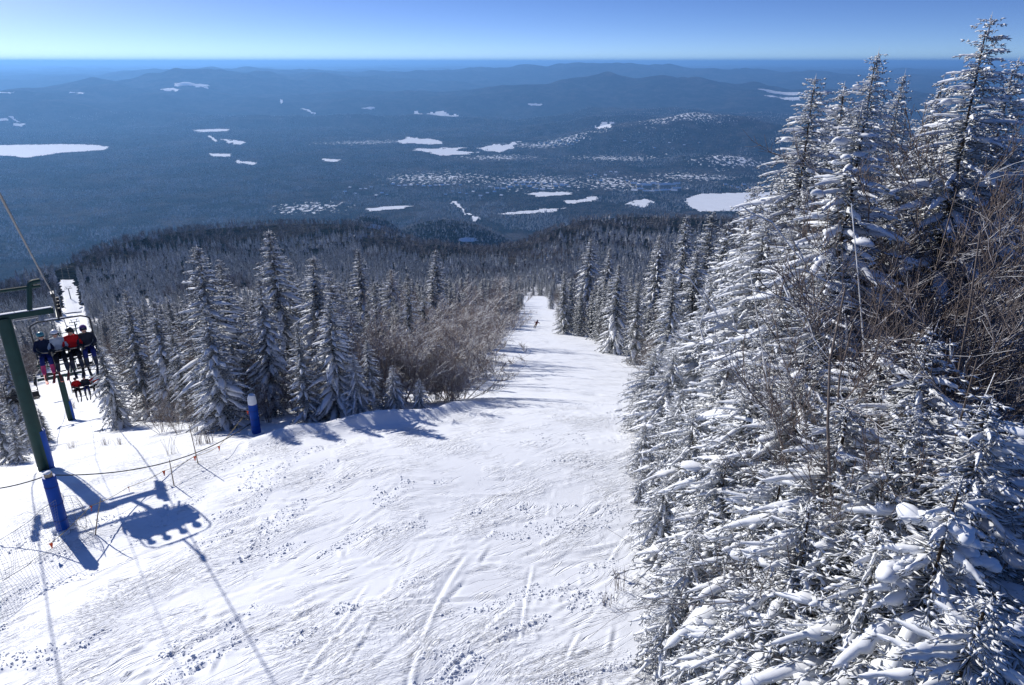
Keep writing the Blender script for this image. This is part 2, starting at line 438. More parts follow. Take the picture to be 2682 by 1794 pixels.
def valley_material():
    m, nt, b = new_mat('valley_woods')
    L = nt.links
    b.inputs['Roughness'].default_value = .95
    b.inputs['Specular IOR Level'].default_value = 0.0
    co = N(nt, 'ShaderNodeTexCoord')
    def noise(scale, detail=4, rough=.55):
        n = N(nt, 'ShaderNodeTexNoise'); n.inputs['Scale'].default_value = scale; n.inputs['Detail'].default_value = detail; n.inputs['Roughness'].default_value = rough
        L.new(co.outputs['Object'], n.inputs['Vector']); return n
    def rng_(n, a, c, x=0.0, y=1.0):
        r = N(nt, 'ShaderNodeMapRange', interpolation_type='SMOOTHSTEP'); r.inputs[1].default_value = a; r.inputs[2].default_value = c; r.inputs[3].default_value = x; r.inputs[4].default_value = y
        L.new(n, r.inputs[0]); return r.outputs[0]
    big = noise(.0030, 6, .62)
    mid = noise(.012, 4)
    fine = noise(.06, 3, .7)
    c1 = N(nt, 'ShaderNodeMix', data_type='RGBA'); c1.inputs[6].default_value = (.009, .014, .016, 1); c1.inputs[7].default_value = (.060, .056, .058, 1)
    mo = N(nt, 'ShaderNodeMath', operation='MULTIPLY_ADD', use_clamp=True); mo.inputs[1].default_value = .75
    m2_ = noise(.0105, 5, .7)
    L.new(rng_(m2_.outputs['Fac'], .38, .64), mo.inputs[0]); L.new(rng_(big.outputs['Fac'], .44, .66, -.25, .45), mo.inputs[2])
    L.new(mo.outputs[0], c1.inputs[0])
    c2 = N(nt, 'ShaderNodeMix', data_type='RGBA'); c2.inputs[7].default_value = (.10, .105, .12, 1)
    mu = N(nt, 'ShaderNodeMath', operation='MULTIPLY'); L.new(rng_(mid.outputs['Fac'], .45, .75), mu.inputs[0]); L.new(rng_(fine.outputs['Fac'], .45, .65, 0, .8), mu.inputs[1])
    L.new(mu.outputs[0], c2.inputs[0]); L.new(c1.outputs[2], c2.inputs[6])
    # cleared, snow covered ground between the trees of the settled valley floor
    at = N(nt, 'ShaderNodeAttribute', attribute_name='open')
    clear = N(nt, 'ShaderNodeTexNoise'); clear.inputs['Scale'].default_value = 1.0; clear.inputs['Detail'].default_value = 5; clear.inputs['Roughness'].default_value = .65
    mp = N(nt, 'ShaderNodeMapping'); mp.inputs['Scale'].default_value = (.058, .026, .03)
    L.new(co.outputs['Object'], mp.inputs['Vector']); L.new(mp.outputs[0], clear.inputs['Vector'])
    th = N(nt, 'ShaderNodeMath', operation='ADD'); L.new(clear.outputs['Fac'], th.inputs[0])
    ao = N(nt, 'ShaderNodeMath', operation='MULTIPLY'); ao.inputs[1].default_value = .34; L.new(at.outputs['Fac'], ao.inputs[0]); L.new(ao.outputs[0], th.inputs[1])
    c3 = N(nt, 'ShaderNodeMix', data_type='RGBA'); c3.inputs[7].default_value = (*SNOW, 1)
    L.new(rng_(th.outputs[0], .835, .885), c3.inputs[0]); L.new(c2.outputs[2], c3.inputs[6])
    L.new(c3.outputs[2], b.inputs['Base Color'])
    bp = N(nt, 'ShaderNodeBump'); bp.inputs['Strength'].default_value = 1.0; bp.inputs['Distance'].default_value = 14.0
    L.new(fine.outputs['Fac'], bp.inputs['Height']); L.new(bp.outputs[0], b.inputs['Normal'])
    return m

M = {}
M['snow'] = snow_material('skied_snow', .78)
M['valley'] = valley_material()
M['field'] = plain('snow_field', SNOW, .7, var=.04, scale=.02, spec=.05)
M['lump'] = plain('lying_snow', SNOW, .7, var=.03, scale=4, spec=.1)
M['needle'] = snowy('spruce_needles', (.022, .030, .018), (.045, .048, .034), -.25, .12, 5.0, 1.0, frost=.08, transl=.10)
M['needle_mid'] = snowy('spruce_needles_mid', (.020, .030, .022), (.038, .044, .034), .05, .50, 3.0, 1.1, frost=.06, transl=.08)
M['needle_far'] = snowy('spruce_needles_far', (.024, .034, .030), (.045, .050, .042), -.16, .60, 1.2, 1.2, frost=.09, transl=.06)
M['bark'] = snowy('spruce_bark', (.060, .045, .035), (.085, .065, .050), .2, .7, 5, .6)
M['twig'] = snowy('bare_twigs', (.120, .088, .074), (.17, .14, .125), .50, 1.05, 2.5, 1.4, frost=.03)
M['twig_frost'] = snowy('frosted_twigs', (.20, .148, .118), (.27, .215, .185), .25, .90, 2.5, 1.4, frost=.10)
M['rime'] = snowy('rimed_twigs', (.16, .13, .11), (.20, .18, .16), -.55, .10, 2.5, 1.0, frost=.15)
M['twig_far'] = snowy('bare_twigs_far', (.080, .058, .048), (.12, .095, .08), .1, .80, .8, 1.2, frost=.06)
M['green'] = plain('green_paint', (.006, .038, .034), .5, .1, .2, 3)
M['steel'] = plain('galvanised_steel', (.30, .31, .33), .4, .8, .15, 5)
M['black'] = plain('black_rubber', (.012, .012, .014), .6, 0, .2, 8)
M['pad'] = plain('blue_vinyl', (.001, .055, .33), .50, 0, .12, 4, .2)
M['wood'] = plain('weathered_wood', (.35, .28, .20), .8, 0, .25, 9)
M['rope'] = plain('dark_rope', (.03, .035, .035), .8)
M['line'] = plain('yellow_line', (.45, .33, .10), .8)
M['net'] = plain('net_cord', (.16, .18, .20), .8)
M['flag'] = plain('orange_flag', (.80, .10, .03), .7, 0, .1)
M['cable'] = plain('steel_cable', (.20, .20, .21), .45, .6)

# ------------------------------------------------------------------ terrain meshes
def polar(name, radii, az, mat, attr, zfun, kind='structure'):
    Rg, Ag = np.meshgrid(radii, np.radians(az), indexing='ij')
    X, Y = Rg * np.sin(Ag), Rg * np.cos(Ag)
    Z = zfun(X, Y)
    V = np.stack([X, Y, Z], -1).reshape(-1, 3)
    n, m = len(radii), len(az)
    i = (np.arange(n - 1)[:, None] * m + np.arange(m - 1)[None]).ravel()
    F = np.stack([i, i + m, i + m + 1, i + 1], -1)[:, ::-1]
    me = mesh_np(name, V, F, mat)
    a = me.attributes.new(attr[0], 'FLOAT', 'POINT')
    a.data.foreach_set('value', np.ascontiguousarray(attr[1](X, Y), dtype=np.float32).ravel())
    o = put(name, me)
    o['kind'] = kind
    return o

def spaced(a, b, q):
    n = int(math.log(b / a) / q) + 1
    return a * (b / a) ** np.linspace(0, 1, n)

def wood_mask(x, y):
    w = np.ones_like(x)
    w[on_piste(x, y, 3.0)] = 0
    w[in_cut(x, y, 6)] = 0
    w[np.hypot(x, y) < 16] *= .2
    return w * .9

SPLIT = 430.0
az_mid = np.linspace(-49, 49, 560)
az_near = np.concatenate([np.linspace(-95, -50, 40), az_mid, np.linspace(50, 95, 40)])
o = polar('snow_slope', np.concatenate([spaced(4.0, 8.0, .012)[:-1], spaced(8.0, 27.0, .0058)[:-1], spaced(27.0, SPLIT, .0095)]), az_near, M['snow'], ('wood', wood_mask), lambda x, y: height(x, y) + micro(x, y))
tag(o, 'white skied mountain slope and piste with scraped tracks', None, None, 'structure')

VILLAGE = [(-6, 3750, 500, 420), (2, 3600, 520, 420), (9, 3600, 500, 380), (14, 3900, 420, 260), (-16, 3050, 300, 250), (3, 5300, 700, 350), (8, 4600, 500, 260),
           (-11, 5600, 700, 300), (13, 5350, 600, 350), (17, 4300, 400, 250), (-1, 4600, 450, 260)]
def open_mask(x, y):
    w = np.zeros_like(x)
    for a, d, wa, wr in VILLAGE:
        ca, sa = math.cos(R_(a)), math.sin(R_(a))
        uu, vv = (x - d * sa) * ca - (y - d * ca) * sa, (x - d * sa) * sa + (y - d * ca) * ca
        w = np.maximum(w, np.exp(-((uu / wa) ** 2 + (vv / wr) ** 2)))
    w = w * (np.hypot(x, y) > 2000)
    return np.clip(w, 0, 1)
az_far = np.concatenate([np.linspace(-90, -46, 30), np.linspace(-45, 45, 420), np.linspace(46, 90, 30)])
rad_far = np.concatenate([spaced(SPLIT, 3000, .015), spaced(3000, 90000, .010)[1:]])
o = polar('valley_terrain', rad_far, az_far, M['valley'], ('open', open_mask), height)
tag(o, 'wooded valley floor and rolling hills out to the horizon', None, None, 'structure')

# ------------------------------------------------------------------ frozen lakes and open fields in the valley
def inside(poly, x, y):
    c = np.zeros(x.shape, bool)
    n = len(poly)
    for i in range(n):
        x0, y0 = poly[i]; x1, y1 = poly[(i + 1) % n]
        if y0 == y1: continue
        k = ((y0 > y) != (y1 > y)) & (x < (x1 - x0) * (y - y0) / (y1 - y0) + x0)
        c ^= k
    return c

FIELD_G = []
def patch(name, pts, label, mat, lift=2.5, cells=(46, 26), rag=.22, tmin=2300, group=None):
    G = np.array([hit(px, py, tmin, 40000, 4000)[:2] for px, py in pts])
    FIELD_G.append(G)
    A = np.arctan2(G[:, 0], G[:, 1]); D = np.log(np.hypot(G[:, 0], G[:, 1]))
    a = np.linspace(A.min(), A.max(), cells[0]); d = np.linspace(D.min(), D.max(), cells[1])
    AA, DD = np.meshgrid(a, d, indexing='ij')
    ja = (A.max() - A.min()) * rag; jd = (D.max() - D.min()) * rag
    s = len(name) + len(pts) + int(abs(pts[0][0]))
    AJ = AA + ja * fbm(AA / max(ja, 1e-6) * .9, DD / max(jd, 1e-6) * .9, s, 3)
    DJ = DD + jd * fbm(AA / max(ja, 1e-6) * .9 + 40, DD / max(jd, 1e-6) * .9, s + 3, 3)
    keep = inside(list(zip(A, D)), AJ, DJ)
    RR = np.exp(DD)
    X, Y = RR * np.sin(AA), RR * np.cos(AA)
    Z = height(X, Y) + lift
    n, m = AA.shape
    idx = np.arange(n * m).reshape(n, m)
    kc = keep[:-1, :-1] & keep[1:, :-1] & keep[:-1, 1:] | (keep[1:, 1:] & keep[:-1, :-1])
    F = np.stack([idx[:-1, :-1], idx[1:, :-1], idx[1:, 1:], idx[:-1, 1:]], -1)[kc]
    if len(F) < 2: return None
    V = np.stack([X, Y, Z], -1).reshape(-1, 3)
    used, inv = np.unique(F.ravel(), return_inverse=True)
    V = V[used]; F = inv.reshape(-1, 4)
    c = V.mean(0)
    me = mesh_np(name, V - c, F, mat)
    o = put(name, me, None, c)
    return tag(o, label, None, group, 'structure')

patch('lake', [(-90, 334), (0, 332), (90, 331), (160, 330), (215, 332), (250, 336), (238, 344), (190, 347), (140, 350), (95, 357), (55, 362), (30, 358), (0, 357), (-90, 357)], 'large frozen snow covered lake at the edge of the valley', M['field'], 1.0, (90, 40), .03)
patch('lake', [(1566, 462), (1575, 452), (1600, 444), (1660, 442), (1760, 440), (1900, 442), (1900, 485), (1600, 485), (1578, 475)], 'frozen white lake beyond the resort village', M['field'], 1.0, (70, 40), .03)
FIELDS = [
    ([(903, 326), (935, 314), (1012, 321), (1008, 333), (935, 329)], 'long snow field above the village'),
    ([(940, 343), (1000, 340), (1062, 338), (1050, 345), (1097, 352), (1000, 359), (985, 349)], 'broad stepped snow field below the long one'),
    ([(1088, 338), (1150, 331), (1200, 322), (1163, 343), (1142, 351)], 'wedge shaped snow field right of the stepped field'),
    ([(1362, 289), (1375, 282), (1410, 281), (1398, 293), (1370, 296)], 'small white frozen pond beside the rounded hill'),
    ([(824, 248), (862, 246), (850, 253)], 'small white clearing in the dark woods'),
    ([(402, 190), (480, 194), (470, 202), (400, 200)], 'far white farm clearing between two hills'),
    ([(364, 203), (412, 205), (405, 209), (368, 207)], 'narrow far clearing left of the farm clearing'),
    ([(440, 297), (525, 296), (520, 301), (455, 303)], 'long thin white clearing in the middle woods'),
    ([(505, 319), (530, 321), (565, 326), (548, 333), (525, 329)], 'angled white clearing below the long thin one'),
    ([(476, 352), (530, 353), (526, 360), (490, 359)], 'flat white clearing at the foot of the woods'),
    ([(536, 367), (588, 373), (580, 379), (545, 375)], 'lowest white clearing near the dark wooded slope'),
    ([(736, 364), (782, 366), (768, 372), (742, 370)], 'lone white clearing in the centre of the valley'),
    ([(1208, 237), (1242, 238), (1238, 243), (1210, 242)], 'tiny white clearing under the far ridge'),
    ([(1685, 207), (1750, 206), (1848, 212), (1840, 220), (1760, 214)], 'far white plain beyond the wooded hills'),
    ([(1750, 219), (1840, 222), (1838, 233), (1790, 228)], 'lower strip of the far white plain'),
    ([(-20, 210), (36, 209), (30, 214), (-20, 215)], 'small far clearing at the picture edge'),
    ([(158, 211), (196, 212), (190, 216), (160, 216)], 'tiny far clearing on the rounded ridge'),
    ([(-20, 272), (18, 271), (20, 277), (-20, 279)], 'white clearing above the large lake'),
    ([(32, 282), (62, 284), (48, 291), (28, 288)], 'little white clearing close above the large lake'),
    ([(608, 218), (624, 223), (652, 236), (645, 238), (612, 223)], 'upper part of a straight cut through the woods'),
    ([(688, 247), (706, 252), (727, 262), (720, 264), (690, 251)], 'lower part of a straight cut through the woods'),
    ([(474, 311), (480, 311), (498, 323), (492, 325)], 'short cut through the woods below the long clearing'),
    ([(18, 266), (26, 266), (46, 280), (38, 281)], 'short straight cut above the large lake'),
    ([(940, 257), (1000, 255), (1050, 262), (985, 264)], 'pale open hillside in the middle distance'),
    ([(1030, 462), (1040, 462), (1100, 508), (1088, 508)], 'straight snowy road through the village woods'),
    ([(1200, 443), (1300, 440), (1310, 447), (1230, 452)], 'open snow between the village rows'),
    ([(1140, 489), (1220, 482), (1300, 475), (1260, 486), (1180, 494)], 'golf course clearing near the mountain foot'),
    ([(1285, 462), (1330, 457), (1370, 450), (1355, 463), (1300, 468)], 'snow clearing between village and mountain foot'),
    ([(835, 478), (900, 473), (960, 472), (900, 481), (845, 486)], 'small snow clearing on the near valley floor'),
    ([(1430, 468), (1470, 456), (1500, 462), (1470, 476)], 'open snow at the lift base'),
]
for pts, lab in FIELDS:
    patch('snow_field', pts, lab, M['field'], 2.5, (40, 24), .22)

def ground_patch(az, r, wa, wr, tilt, label, seed):
    n, m = 40, 24
    U, W = np.meshgrid(np.linspace(-1, 1, n), np.linspace(-1, 1, m), indexing='ij')
    ca, sa = math.cos(R_(az)), math.sin(R_(az))
    uu, vv = U * wa, W * wr + U * wa * tilt
    X, Y = r * sa + uu * ca + vv * sa, r * ca - uu * sa + vv * ca
    keep = U ** 2 + W ** 2 + .55 * fbm(U * 2.2, W * 2.2, seed, 3) < .8
    idx = np.arange(n * m).reshape(n, m)
    F = np.stack([idx[:-1, :-1], idx[1:, :-1], idx[1:, 1:], idx[:-1, 1:]], -1)[keep[:-1, :-1] & keep[1:, 1:]]
    V = np.stack([X, Y, height(X, Y) + 2.5], -1).reshape(-1, 3); c = V.mean(0)
    tag(put('snow_field', mesh_np('snow_field', V - c, F, M['field']), None, c), label, None, None, 'structure')
ground_patch(-11.2, 1450, 80, 12, .1, 'bald snowy knob beyond the shoulder', 51)
ground_patch(-3.6, 1480, 24, 8, .3, 'shaded snow patch on the knoll in the hollow', 52)
ground_patch(-6.8, 1400, 18, 6, -.1, 'lower shaded snow patch on the knoll', 53)

# the lift cut goes on beyond the near slope
ss_, aa_ = np.meshgrid(np.linspace(385, 480, 60), np.linspace(-3.6, 3.6, 9), indexing='ij')
aa_ = aa_ * (1 + .5 * perlin(ss_ / 5, aa_ * .3, 61)) + 1.2 * perlin(ss_ / 17, 0 * ss_, 62)
X, Y = T1[0] + LD[0] * ss_ + LR[0] * aa_, T1[1] + LD[1] * ss_ + LR[1] * aa_
idx = np.arange(X.size).reshape(X.shape)
F = np.stack([idx[:-1, :-1], idx[1:, :-1], idx[1:, 1:], idx[:-1, 1:]], -1).reshape(-1, 4)
V = np.stack([X, Y, height(X, Y) + .5], -1).reshape(-1, 3); c = V.mean(0)
tag(put('lift_cut_snow', mesh_np('lift_cut_snow', V - c, F, M['field']), None, c), 'far end of the white lift cut on the shoulder', None, None, 'structure')

# ------------------------------------------------------------------ trees: geometry builders
def unit(v):
    return v / np.maximum(np.linalg.norm(v, axis=-1, keepdims=True), 1e-9)

def capsules(P, A, L, Rad, sides=4, r2=.75, cheap=False):
    """pointed spindles: start P, axis A, length L, radius Rad"""
    n = len(P)
    A = unit(A)
    ref = np.where(np.abs(A[:, 2:3]) > .9, np.array([[1., 0, 0]]), np.array([[0, 0, 1.]]))
    U = unit(np.cross(A, ref)); W = np.cross(A, U)
    ang = np.arange(sides) / sides * 2 * np.pi + .4
    c, s = np.cos(ang)[None, :, None], np.sin(ang)[None, :, None]
    ringd = U[:, None] * c + W[:, None] * s
    L = L[:, None]; Rd = Rad[:, None, None]
    if cheap:
        V = np.concatenate([P[:, None], (P + A * L * .38)[:, None] + ringd * Rd, (P + A * L)[:, None]], 1)
        T = []
        for i in range(sides):
            j = (i + 1) % sides
            T += [(0, 1 + j, 1 + i), (1 + i, 1 + j, 1 + sides)]
        T = np.array(T)[None] + (np.arange(n) * (2 + sides))[:, None, None]
        return V.reshape(-1, 3), T.reshape(-1, 3)
    v0 = P[:, None]; v3 = (P + A * L)[:, None]
    r1 = (P + A * L * .28)[:, None] + ringd * Rd
    rr = (P + A * L * .74)[:, None] + ringd * Rd * r2
    V = np.concatenate([v0, r1, rr, v3], 1)
    T = []
    for i in range(sides):
        j = (i + 1) % sides
        a, b, cc, d = 1 + i, 1 + j, 1 + sides + i, 1 + sides + j
        T += [(0, b, a), (a, b, cc), (b, d, cc), (cc, d, 1 + 2 * sides)]
    T = np.array(T)[None] + (np.arange(n) * (2 + 2 * sides))[:, None, None]
    return V.reshape(-1, 3), T.reshape(-1, 3)

def tubes(P0, P1, R0, R1, sides=3):
    n = len(P0)
    A = unit(P1 - P0)
    ref = np.where(np.abs(A[:, 2:3]) > .9, np.array([[1., 0, 0]]), np.array([[0, 0, 1.]]))
    U = unit(np.cross(A, ref)); W = np.cross(A, U)
    ang = np.arange(sides) / sides * 2 * np.pi
    c, s = np.cos(ang)[None, :, None], np.sin(ang)[None, :, None]
    rd = U[:, None] * c + W[:, None] * s
    V = np.concatenate([P0[:, None] + rd * R0[:, None, None], P1[:, None] + rd * R1[:, None, None]], 1)
    T = []
    for i in range(sides):
        j = (i + 1) % sides
        T += [(i, sides + i, j), (j, sides + i, sides + j)]
    T = np.array(T)[None] + (np.arange(n) * 2 * sides)[:, None, None]
    return V.reshape(-1, 3), T.reshape(-1, 3)

def ico(sub):
    bm = bmesh.new(); bmesh.ops.create_icosphere(bm, subdivisions=sub, radius=1)
    V = np.array([v.co[:] for v in bm.verts]); F = np.array([[v.index for v in f.verts] for f in bm.faces]); bm.free()
    return V, F
ICO1, ICO2 = ico(1), ico(2)
ICO0 = (np.array([[1., 0, 0], [.5, .87, 0], [-.5, .87, 0], [-1, 0, 0], [-.5, -.87, 0], [.5, -.87, 0], [0, 0, .9], [0, 0, -.8]]), np.array([[i, (i + 1) % 6, 6] for i in range(6)] + [[(i + 1) % 6, i, 7] for i in range(6)]))

def lumps(C, S, rz, seed=0, tpl=None, rough=.35):
    V0, F0 = tpl or ICO2
    n = len(C)
    g = np.random.default_rng(seed)
    ph = g.uniform(0, 6.28, (n, 1, 3)); 
    bump = 1 + rough * (np.sin(V0[None] * 2.3 + ph).prod(-1) * .9 + .35 * np.sin(V0[None] * 5.1 + ph * 2).sum(-1) / 3)
    V = V0[None] * bump[..., None] * S[:, None]
    c, s = np.cos(rz)[:, None], np.sin(rz)[:, None]
    X = V[..., 0] * c - V[..., 1] * s; Y = V[..., 0] * s + V[..., 1] * c
    V = np.stack([X, Y, V[..., 2]], -1) + C[:, None]
    F = F0[None] + (np.arange(n) * len(V0))[:, None, None]
    return V.reshape(-1, 3), F.reshape(-1, 3)

def spruce(h, seed, cr, whorl=.34, per=6, sp=.085, tl=.20, tr=.030, sides=4, low=.05, droop=.45, chains=3, lump_n=50, lump_s=(.05, .16), gaps=.12, cheap=True, power=.9, fingers=.8, hang=.35, plaster=0, slope=.46, pads=0, padp=.6, padw=1.0, rib=0, ribp=.85, ribw=1.0):
    g = np.random.default_rng(seed)
    PP, AA, LL, RD = [], [], [], []
    LC, LS, LZ = [], [], []
    KC, KS, KZ = [], [], []
    RV, RF, rn = [], [], 0
    z = low * h
    lob = g.uniform(0, 6.28, 4)
    while z < h * .985:
        f = z / h
        nb = max(4, int(round(per * (1 - .15 * f) + g.uniform(-.6, .8))))
        a0 = g.uniform(0, 6.28)
        for k in range(nb):
            if g.random() < gaps and f < .9: continue
            a = a0 + 6.2832 * k / nb + g.normal(0, .22)
            d_ = h * (1 - f); env = (1 - math.exp(-slope * d_ / cr)) * (1 + .16 * math.sin(2 * a + lob[0] + 5 * f) + .10 * math.sin(3 * a + lob[1] - 9 * f))
            if f < .14: env *= .72 + 2 * f
            L = cr * env * g.uniform(.70, 1.12) + .05
            e0 = -.10 + .42 * f ** 2 + g.normal(0, .06)
            dr = droop * (1 - .75 * f) * g.uniform(.7, 1.3)
            zz = z + g.uniform(-.5, .5) * whorl
            tk = min(1.0, .40 + 1.5 * (1 - f))      # finer growth towards the tip
            hd = np.array([math.cos(a), math.sin(a), 0.0]); sd = np.array([-hd[1], hd[0], 0.0])
            n = max(5, int(L / sp))
            s = np.sort(g.uniform(.06, 1.0, n)); s[-1] = 1.0
            P = hd[None] * (L * s)[:, None]; P[:, 2] = zz + L * (e0 * s - dr * s * s)
            tz = e0 - 2 * dr * s
            T = unit(hd[None] + np.stack([0 * s, 0 * s, tz], -1))
            # needles along the spine
            ns = max(2, int(L / (tl * .75)))
            ss = np.linspace(.05, .96, ns)
            Q = hd[None] * (L * ss)[:, None]; Q[:, 2] = zz + L * (e0 * ss - dr * ss * ss)
            TQ = unit(hd[None] + np.stack([0 * ss, 0 * ss, e0 - 2 * dr * ss], -1) + g.normal(0, .12, (ns, 3)))
            PP.append(Q); AA.append(TQ); LL.append(np.full(ns, tl * 1.25 * tk)); RD.append(np.full(ns, tr * 1.2 * tk) * g.uniform(.8, 1.25, ns))
            if pads and L > .22:
                npad = max(1, int(L / pads)); qq = (np.arange(npad) + g.uniform(.2, .9, npad)) / npad * .80 + .20
                qq = qq[g.random(npad) < padp]
                if len(qq):
                    wv_ = padw * (.07 + .13 * L * (1 - qq)) * g.uniform(.6, 1.1, len(qq)) * (.5 + .5 * tk)
                    off = g.normal(0, .10, len(qq)) * L * .5
                    KC.append(hd[None] * (L * qq)[:, None] + sd[None] * off[:, None] + np.stack([0 * qq, 0 * qq, zz + L * (e0 * qq - dr * qq * qq) + tr * .8 - np.abs(off) * .3], -1))
                    KS.append(np.stack([np.full(len(qq), pads * .62) * g.uniform(.7, 1.3, len(qq)), wv_, .035 + .22 * wv_], -1)); KZ.append(np.full(len(qq), a) + g.normal(0, .25, len(qq)))
            if rib and L > .28 and g.random() < ribp:
                q0 = np.linspace(g.uniform(.10, .30), 1.0, rib)
                Cc = hd[None] * (L * q0)[:, None]; Cc[:, 2] = zz + L * (e0 * q0 - dr * q0 * q0) + tr * .7
                ww = ribw * tk * (.035 + .24 * L * np.sin(np.pi * (.15 + .80 * q0 ** .9))) * g.uniform(.55, 1.25, rib); ww[0] *= .35; ww[-1] *= .3
                th = .022 + .24 * ww
                ring = np.array([(-1, -.30), (-.6, .55), (0, 1), (.6, .55), (1, -.30), (0, -.45)])
                wj = ww[:, None] * g.uniform(.72, 1.2, (rib, 6))
                P3 = Cc[:, None] + sd[None, None] * (ring[None, :, 0] * wj)[..., None]
                P3[..., 2] += ring[None, :, 1] * th[:, None] - .30 * np.abs(ring[None, :, 0]) * wj
                RV.append(P3.reshape(-1, 3))
                i0 = (np.arange(rib - 1) * 6)[:, None] + np.arange(6)[None]; i1 = (np.arange(rib - 1) * 6)[:, None] + (np.arange(6)[None] + 1) % 6
                RF.append(np.concatenate([np.stack([i0, i1, i0 + 6], -1).reshape(-1, 3), np.stack([i1, i1 + 6, i0 + 6], -1).reshape(-1, 3)]) + rn); rn += rib * 6
            # side twigs, hanging
            side = np.where(np.arange(n) % 2 == 0, 1.0, -1.0) * g.choice([1, 1, 1, -1], n)
            b = g.uniform(.55, 1.15, n)
            l = (.05 + .05 * (1 - f) + .42 * L * (1 - s) ** .8 * g.uniform(.45, 1.1, n)); l = np.minimum(l, .75)
            D = T * np.cos(b)[:, None] + sd[None] * (side * np.sin(b))[:, None]
            D[:, 2] -= g.uniform(.0, .6, n) * hang / .35
            cur = P.copy(); left = l.copy()
            for c in range(chains):
                m = left > .05
                if not m.any(): break
                Dm = unit(D[m] + g.normal(0, .16, (m.sum(), 3)) - np.array([0, 0, .18 * c]))
                step = np.minimum(left[m] + .05, tl * tk * g.uniform(.8, 1.25, m.sum()))
                PP.append(cur[m]); AA.append(Dm); LL.append(step * 1.2); RD.append(tr * tk * g.uniform(.75, 1.3, m.sum()) * (1 - .12 * c))
                # a hanging side finger
                if chains > 1:
                    for _f in range(2):
                      q = g.random(m.sum()) < fingers
                      if q.any():
                        Df = unit(Dm[q] + g.normal(0, .55, (q.sum(), 3)) - np.array([0, 0, hang]))
                        PP.append(cur[m][q] + Dm[q] * (step[q] * g.uniform(.1, .8, q.sum()))[:, None]); AA.append(Df)
                        LL.append(tl * tk * g.uniform(.5, .9, q.sum())); RD.append(tr * tk * g.uniform(.6, 1.0, q.sum()))
                if plaster:
                    q = g.random(m.sum()) < plaster
                    if q.any():
                        b_ = tr * tk * g.uniform(1.1, 2.3, q.sum()); ax = Dm[q]
                        KC.append(cur[m][q] + ax * (step[q] * .5)[:, None] + np.array([0, 0, 1.0]) * (b_ * .35)[:, None])
                        KS.append(np.stack([b_ * g.uniform(1.4, 3.0, q.sum()), b_, b_ * g.uniform(.6, .9, q.sum())], -1)); KZ.append(np.arctan2(ax[:, 1], ax[:, 0]))
                cur[m] = cur[m] + Dm * step[:, None]
                left[m] -= step
            if lump_n and g.random() < lump_n / 260.0 and f < .95:
                q = g.uniform(.35, .98)
                sz = g.uniform(*lump_s) * (.5 + .8 * (1 - f))
                LC.append([hd[0] * L * q, hd[1] * L * q, zz + L * (e0 * q - dr * q * q) + sz * .35])
                LS.append([sz * g.uniform(1.1, 1.9), sz * g.uniform(.8, 1.2), sz * g.uniform(.5, .8)]); LZ.append(a)
        z += whorl * (1 - .62 * f) * g.uniform(.75, 1.25)
    nt = int(h * 120 * min(1.0, .17 / tl + .15))       # short growth hiding the stem
    ft = 1 - g.random(nt) ** .75 * .92; zt = h * ft; at_ = g.uniform(0, 6.28, nt)
    PP.append(np.stack([0 * zt, 0 * zt, zt], -1)); AA.append(np.stack([np.cos(at_), np.sin(at_), g.uniform(-.45, .25, nt)], -1))
    LL.append(np.minimum(.60 * cr * (1 - np.exp(-slope * h * (1 - ft) / cr)) + .03, .42) * g.uniform(.5, 1.1, nt)); RD.append(tr * 1.5 * np.minimum(1, .35 + 1.6 * (1 - ft)))
    PP.append(np.array([[0, 0, h * .95]])); AA.append(np.array([[0, 0, 1.]])); LL.append(np.array([h * .055])); RD.append(np.array([tr * .9]))
    P = np.concatenate(PP); A = np.concatenate(AA); Ln = np.concatenate(LL); Rr = np.concatenate(RD)
    V, T = capsules(P, A, Ln, Rr, sides, .75, cheap)
    crown = (V, T)
    zs = np.linspace(0, h * .97, 9)
    cx = np.cumsum(g.normal(0, .012, (9, 2)), 0)
    C = np.concatenate([cx, zs[:, None]], 1)
    rad = .009 * h * (1 - zs / h) ** 1.1 + .010
    trunk = tubes(C[:-1], C[1:], rad[:-1], rad[1:], 7)
    lp = lumps(np.array(LC), np.array(LS), np.array(LZ), seed, ICO1 if len(LC) > 60 else ICO2) if LC else None
    if KC:
        kv, kf = lumps(np.concatenate(KC), np.concatenate(KS), np.concatenate(KZ), seed + 1, ICO0, .3)
        lp = (np.concatenate([lp[0], kv]), np.concatenate([lp[1], kf + len(lp[0])])) if lp else (kv, kf)
    if RV:
        kv, kf = np.concatenate(RV), np.concatenate(RF)
        lp = (np.concatenate([lp[0], kv]), np.concatenate([lp[1], kf + len(lp[0])])) if lp else (kv, kf)
    return crown, trunk, lp

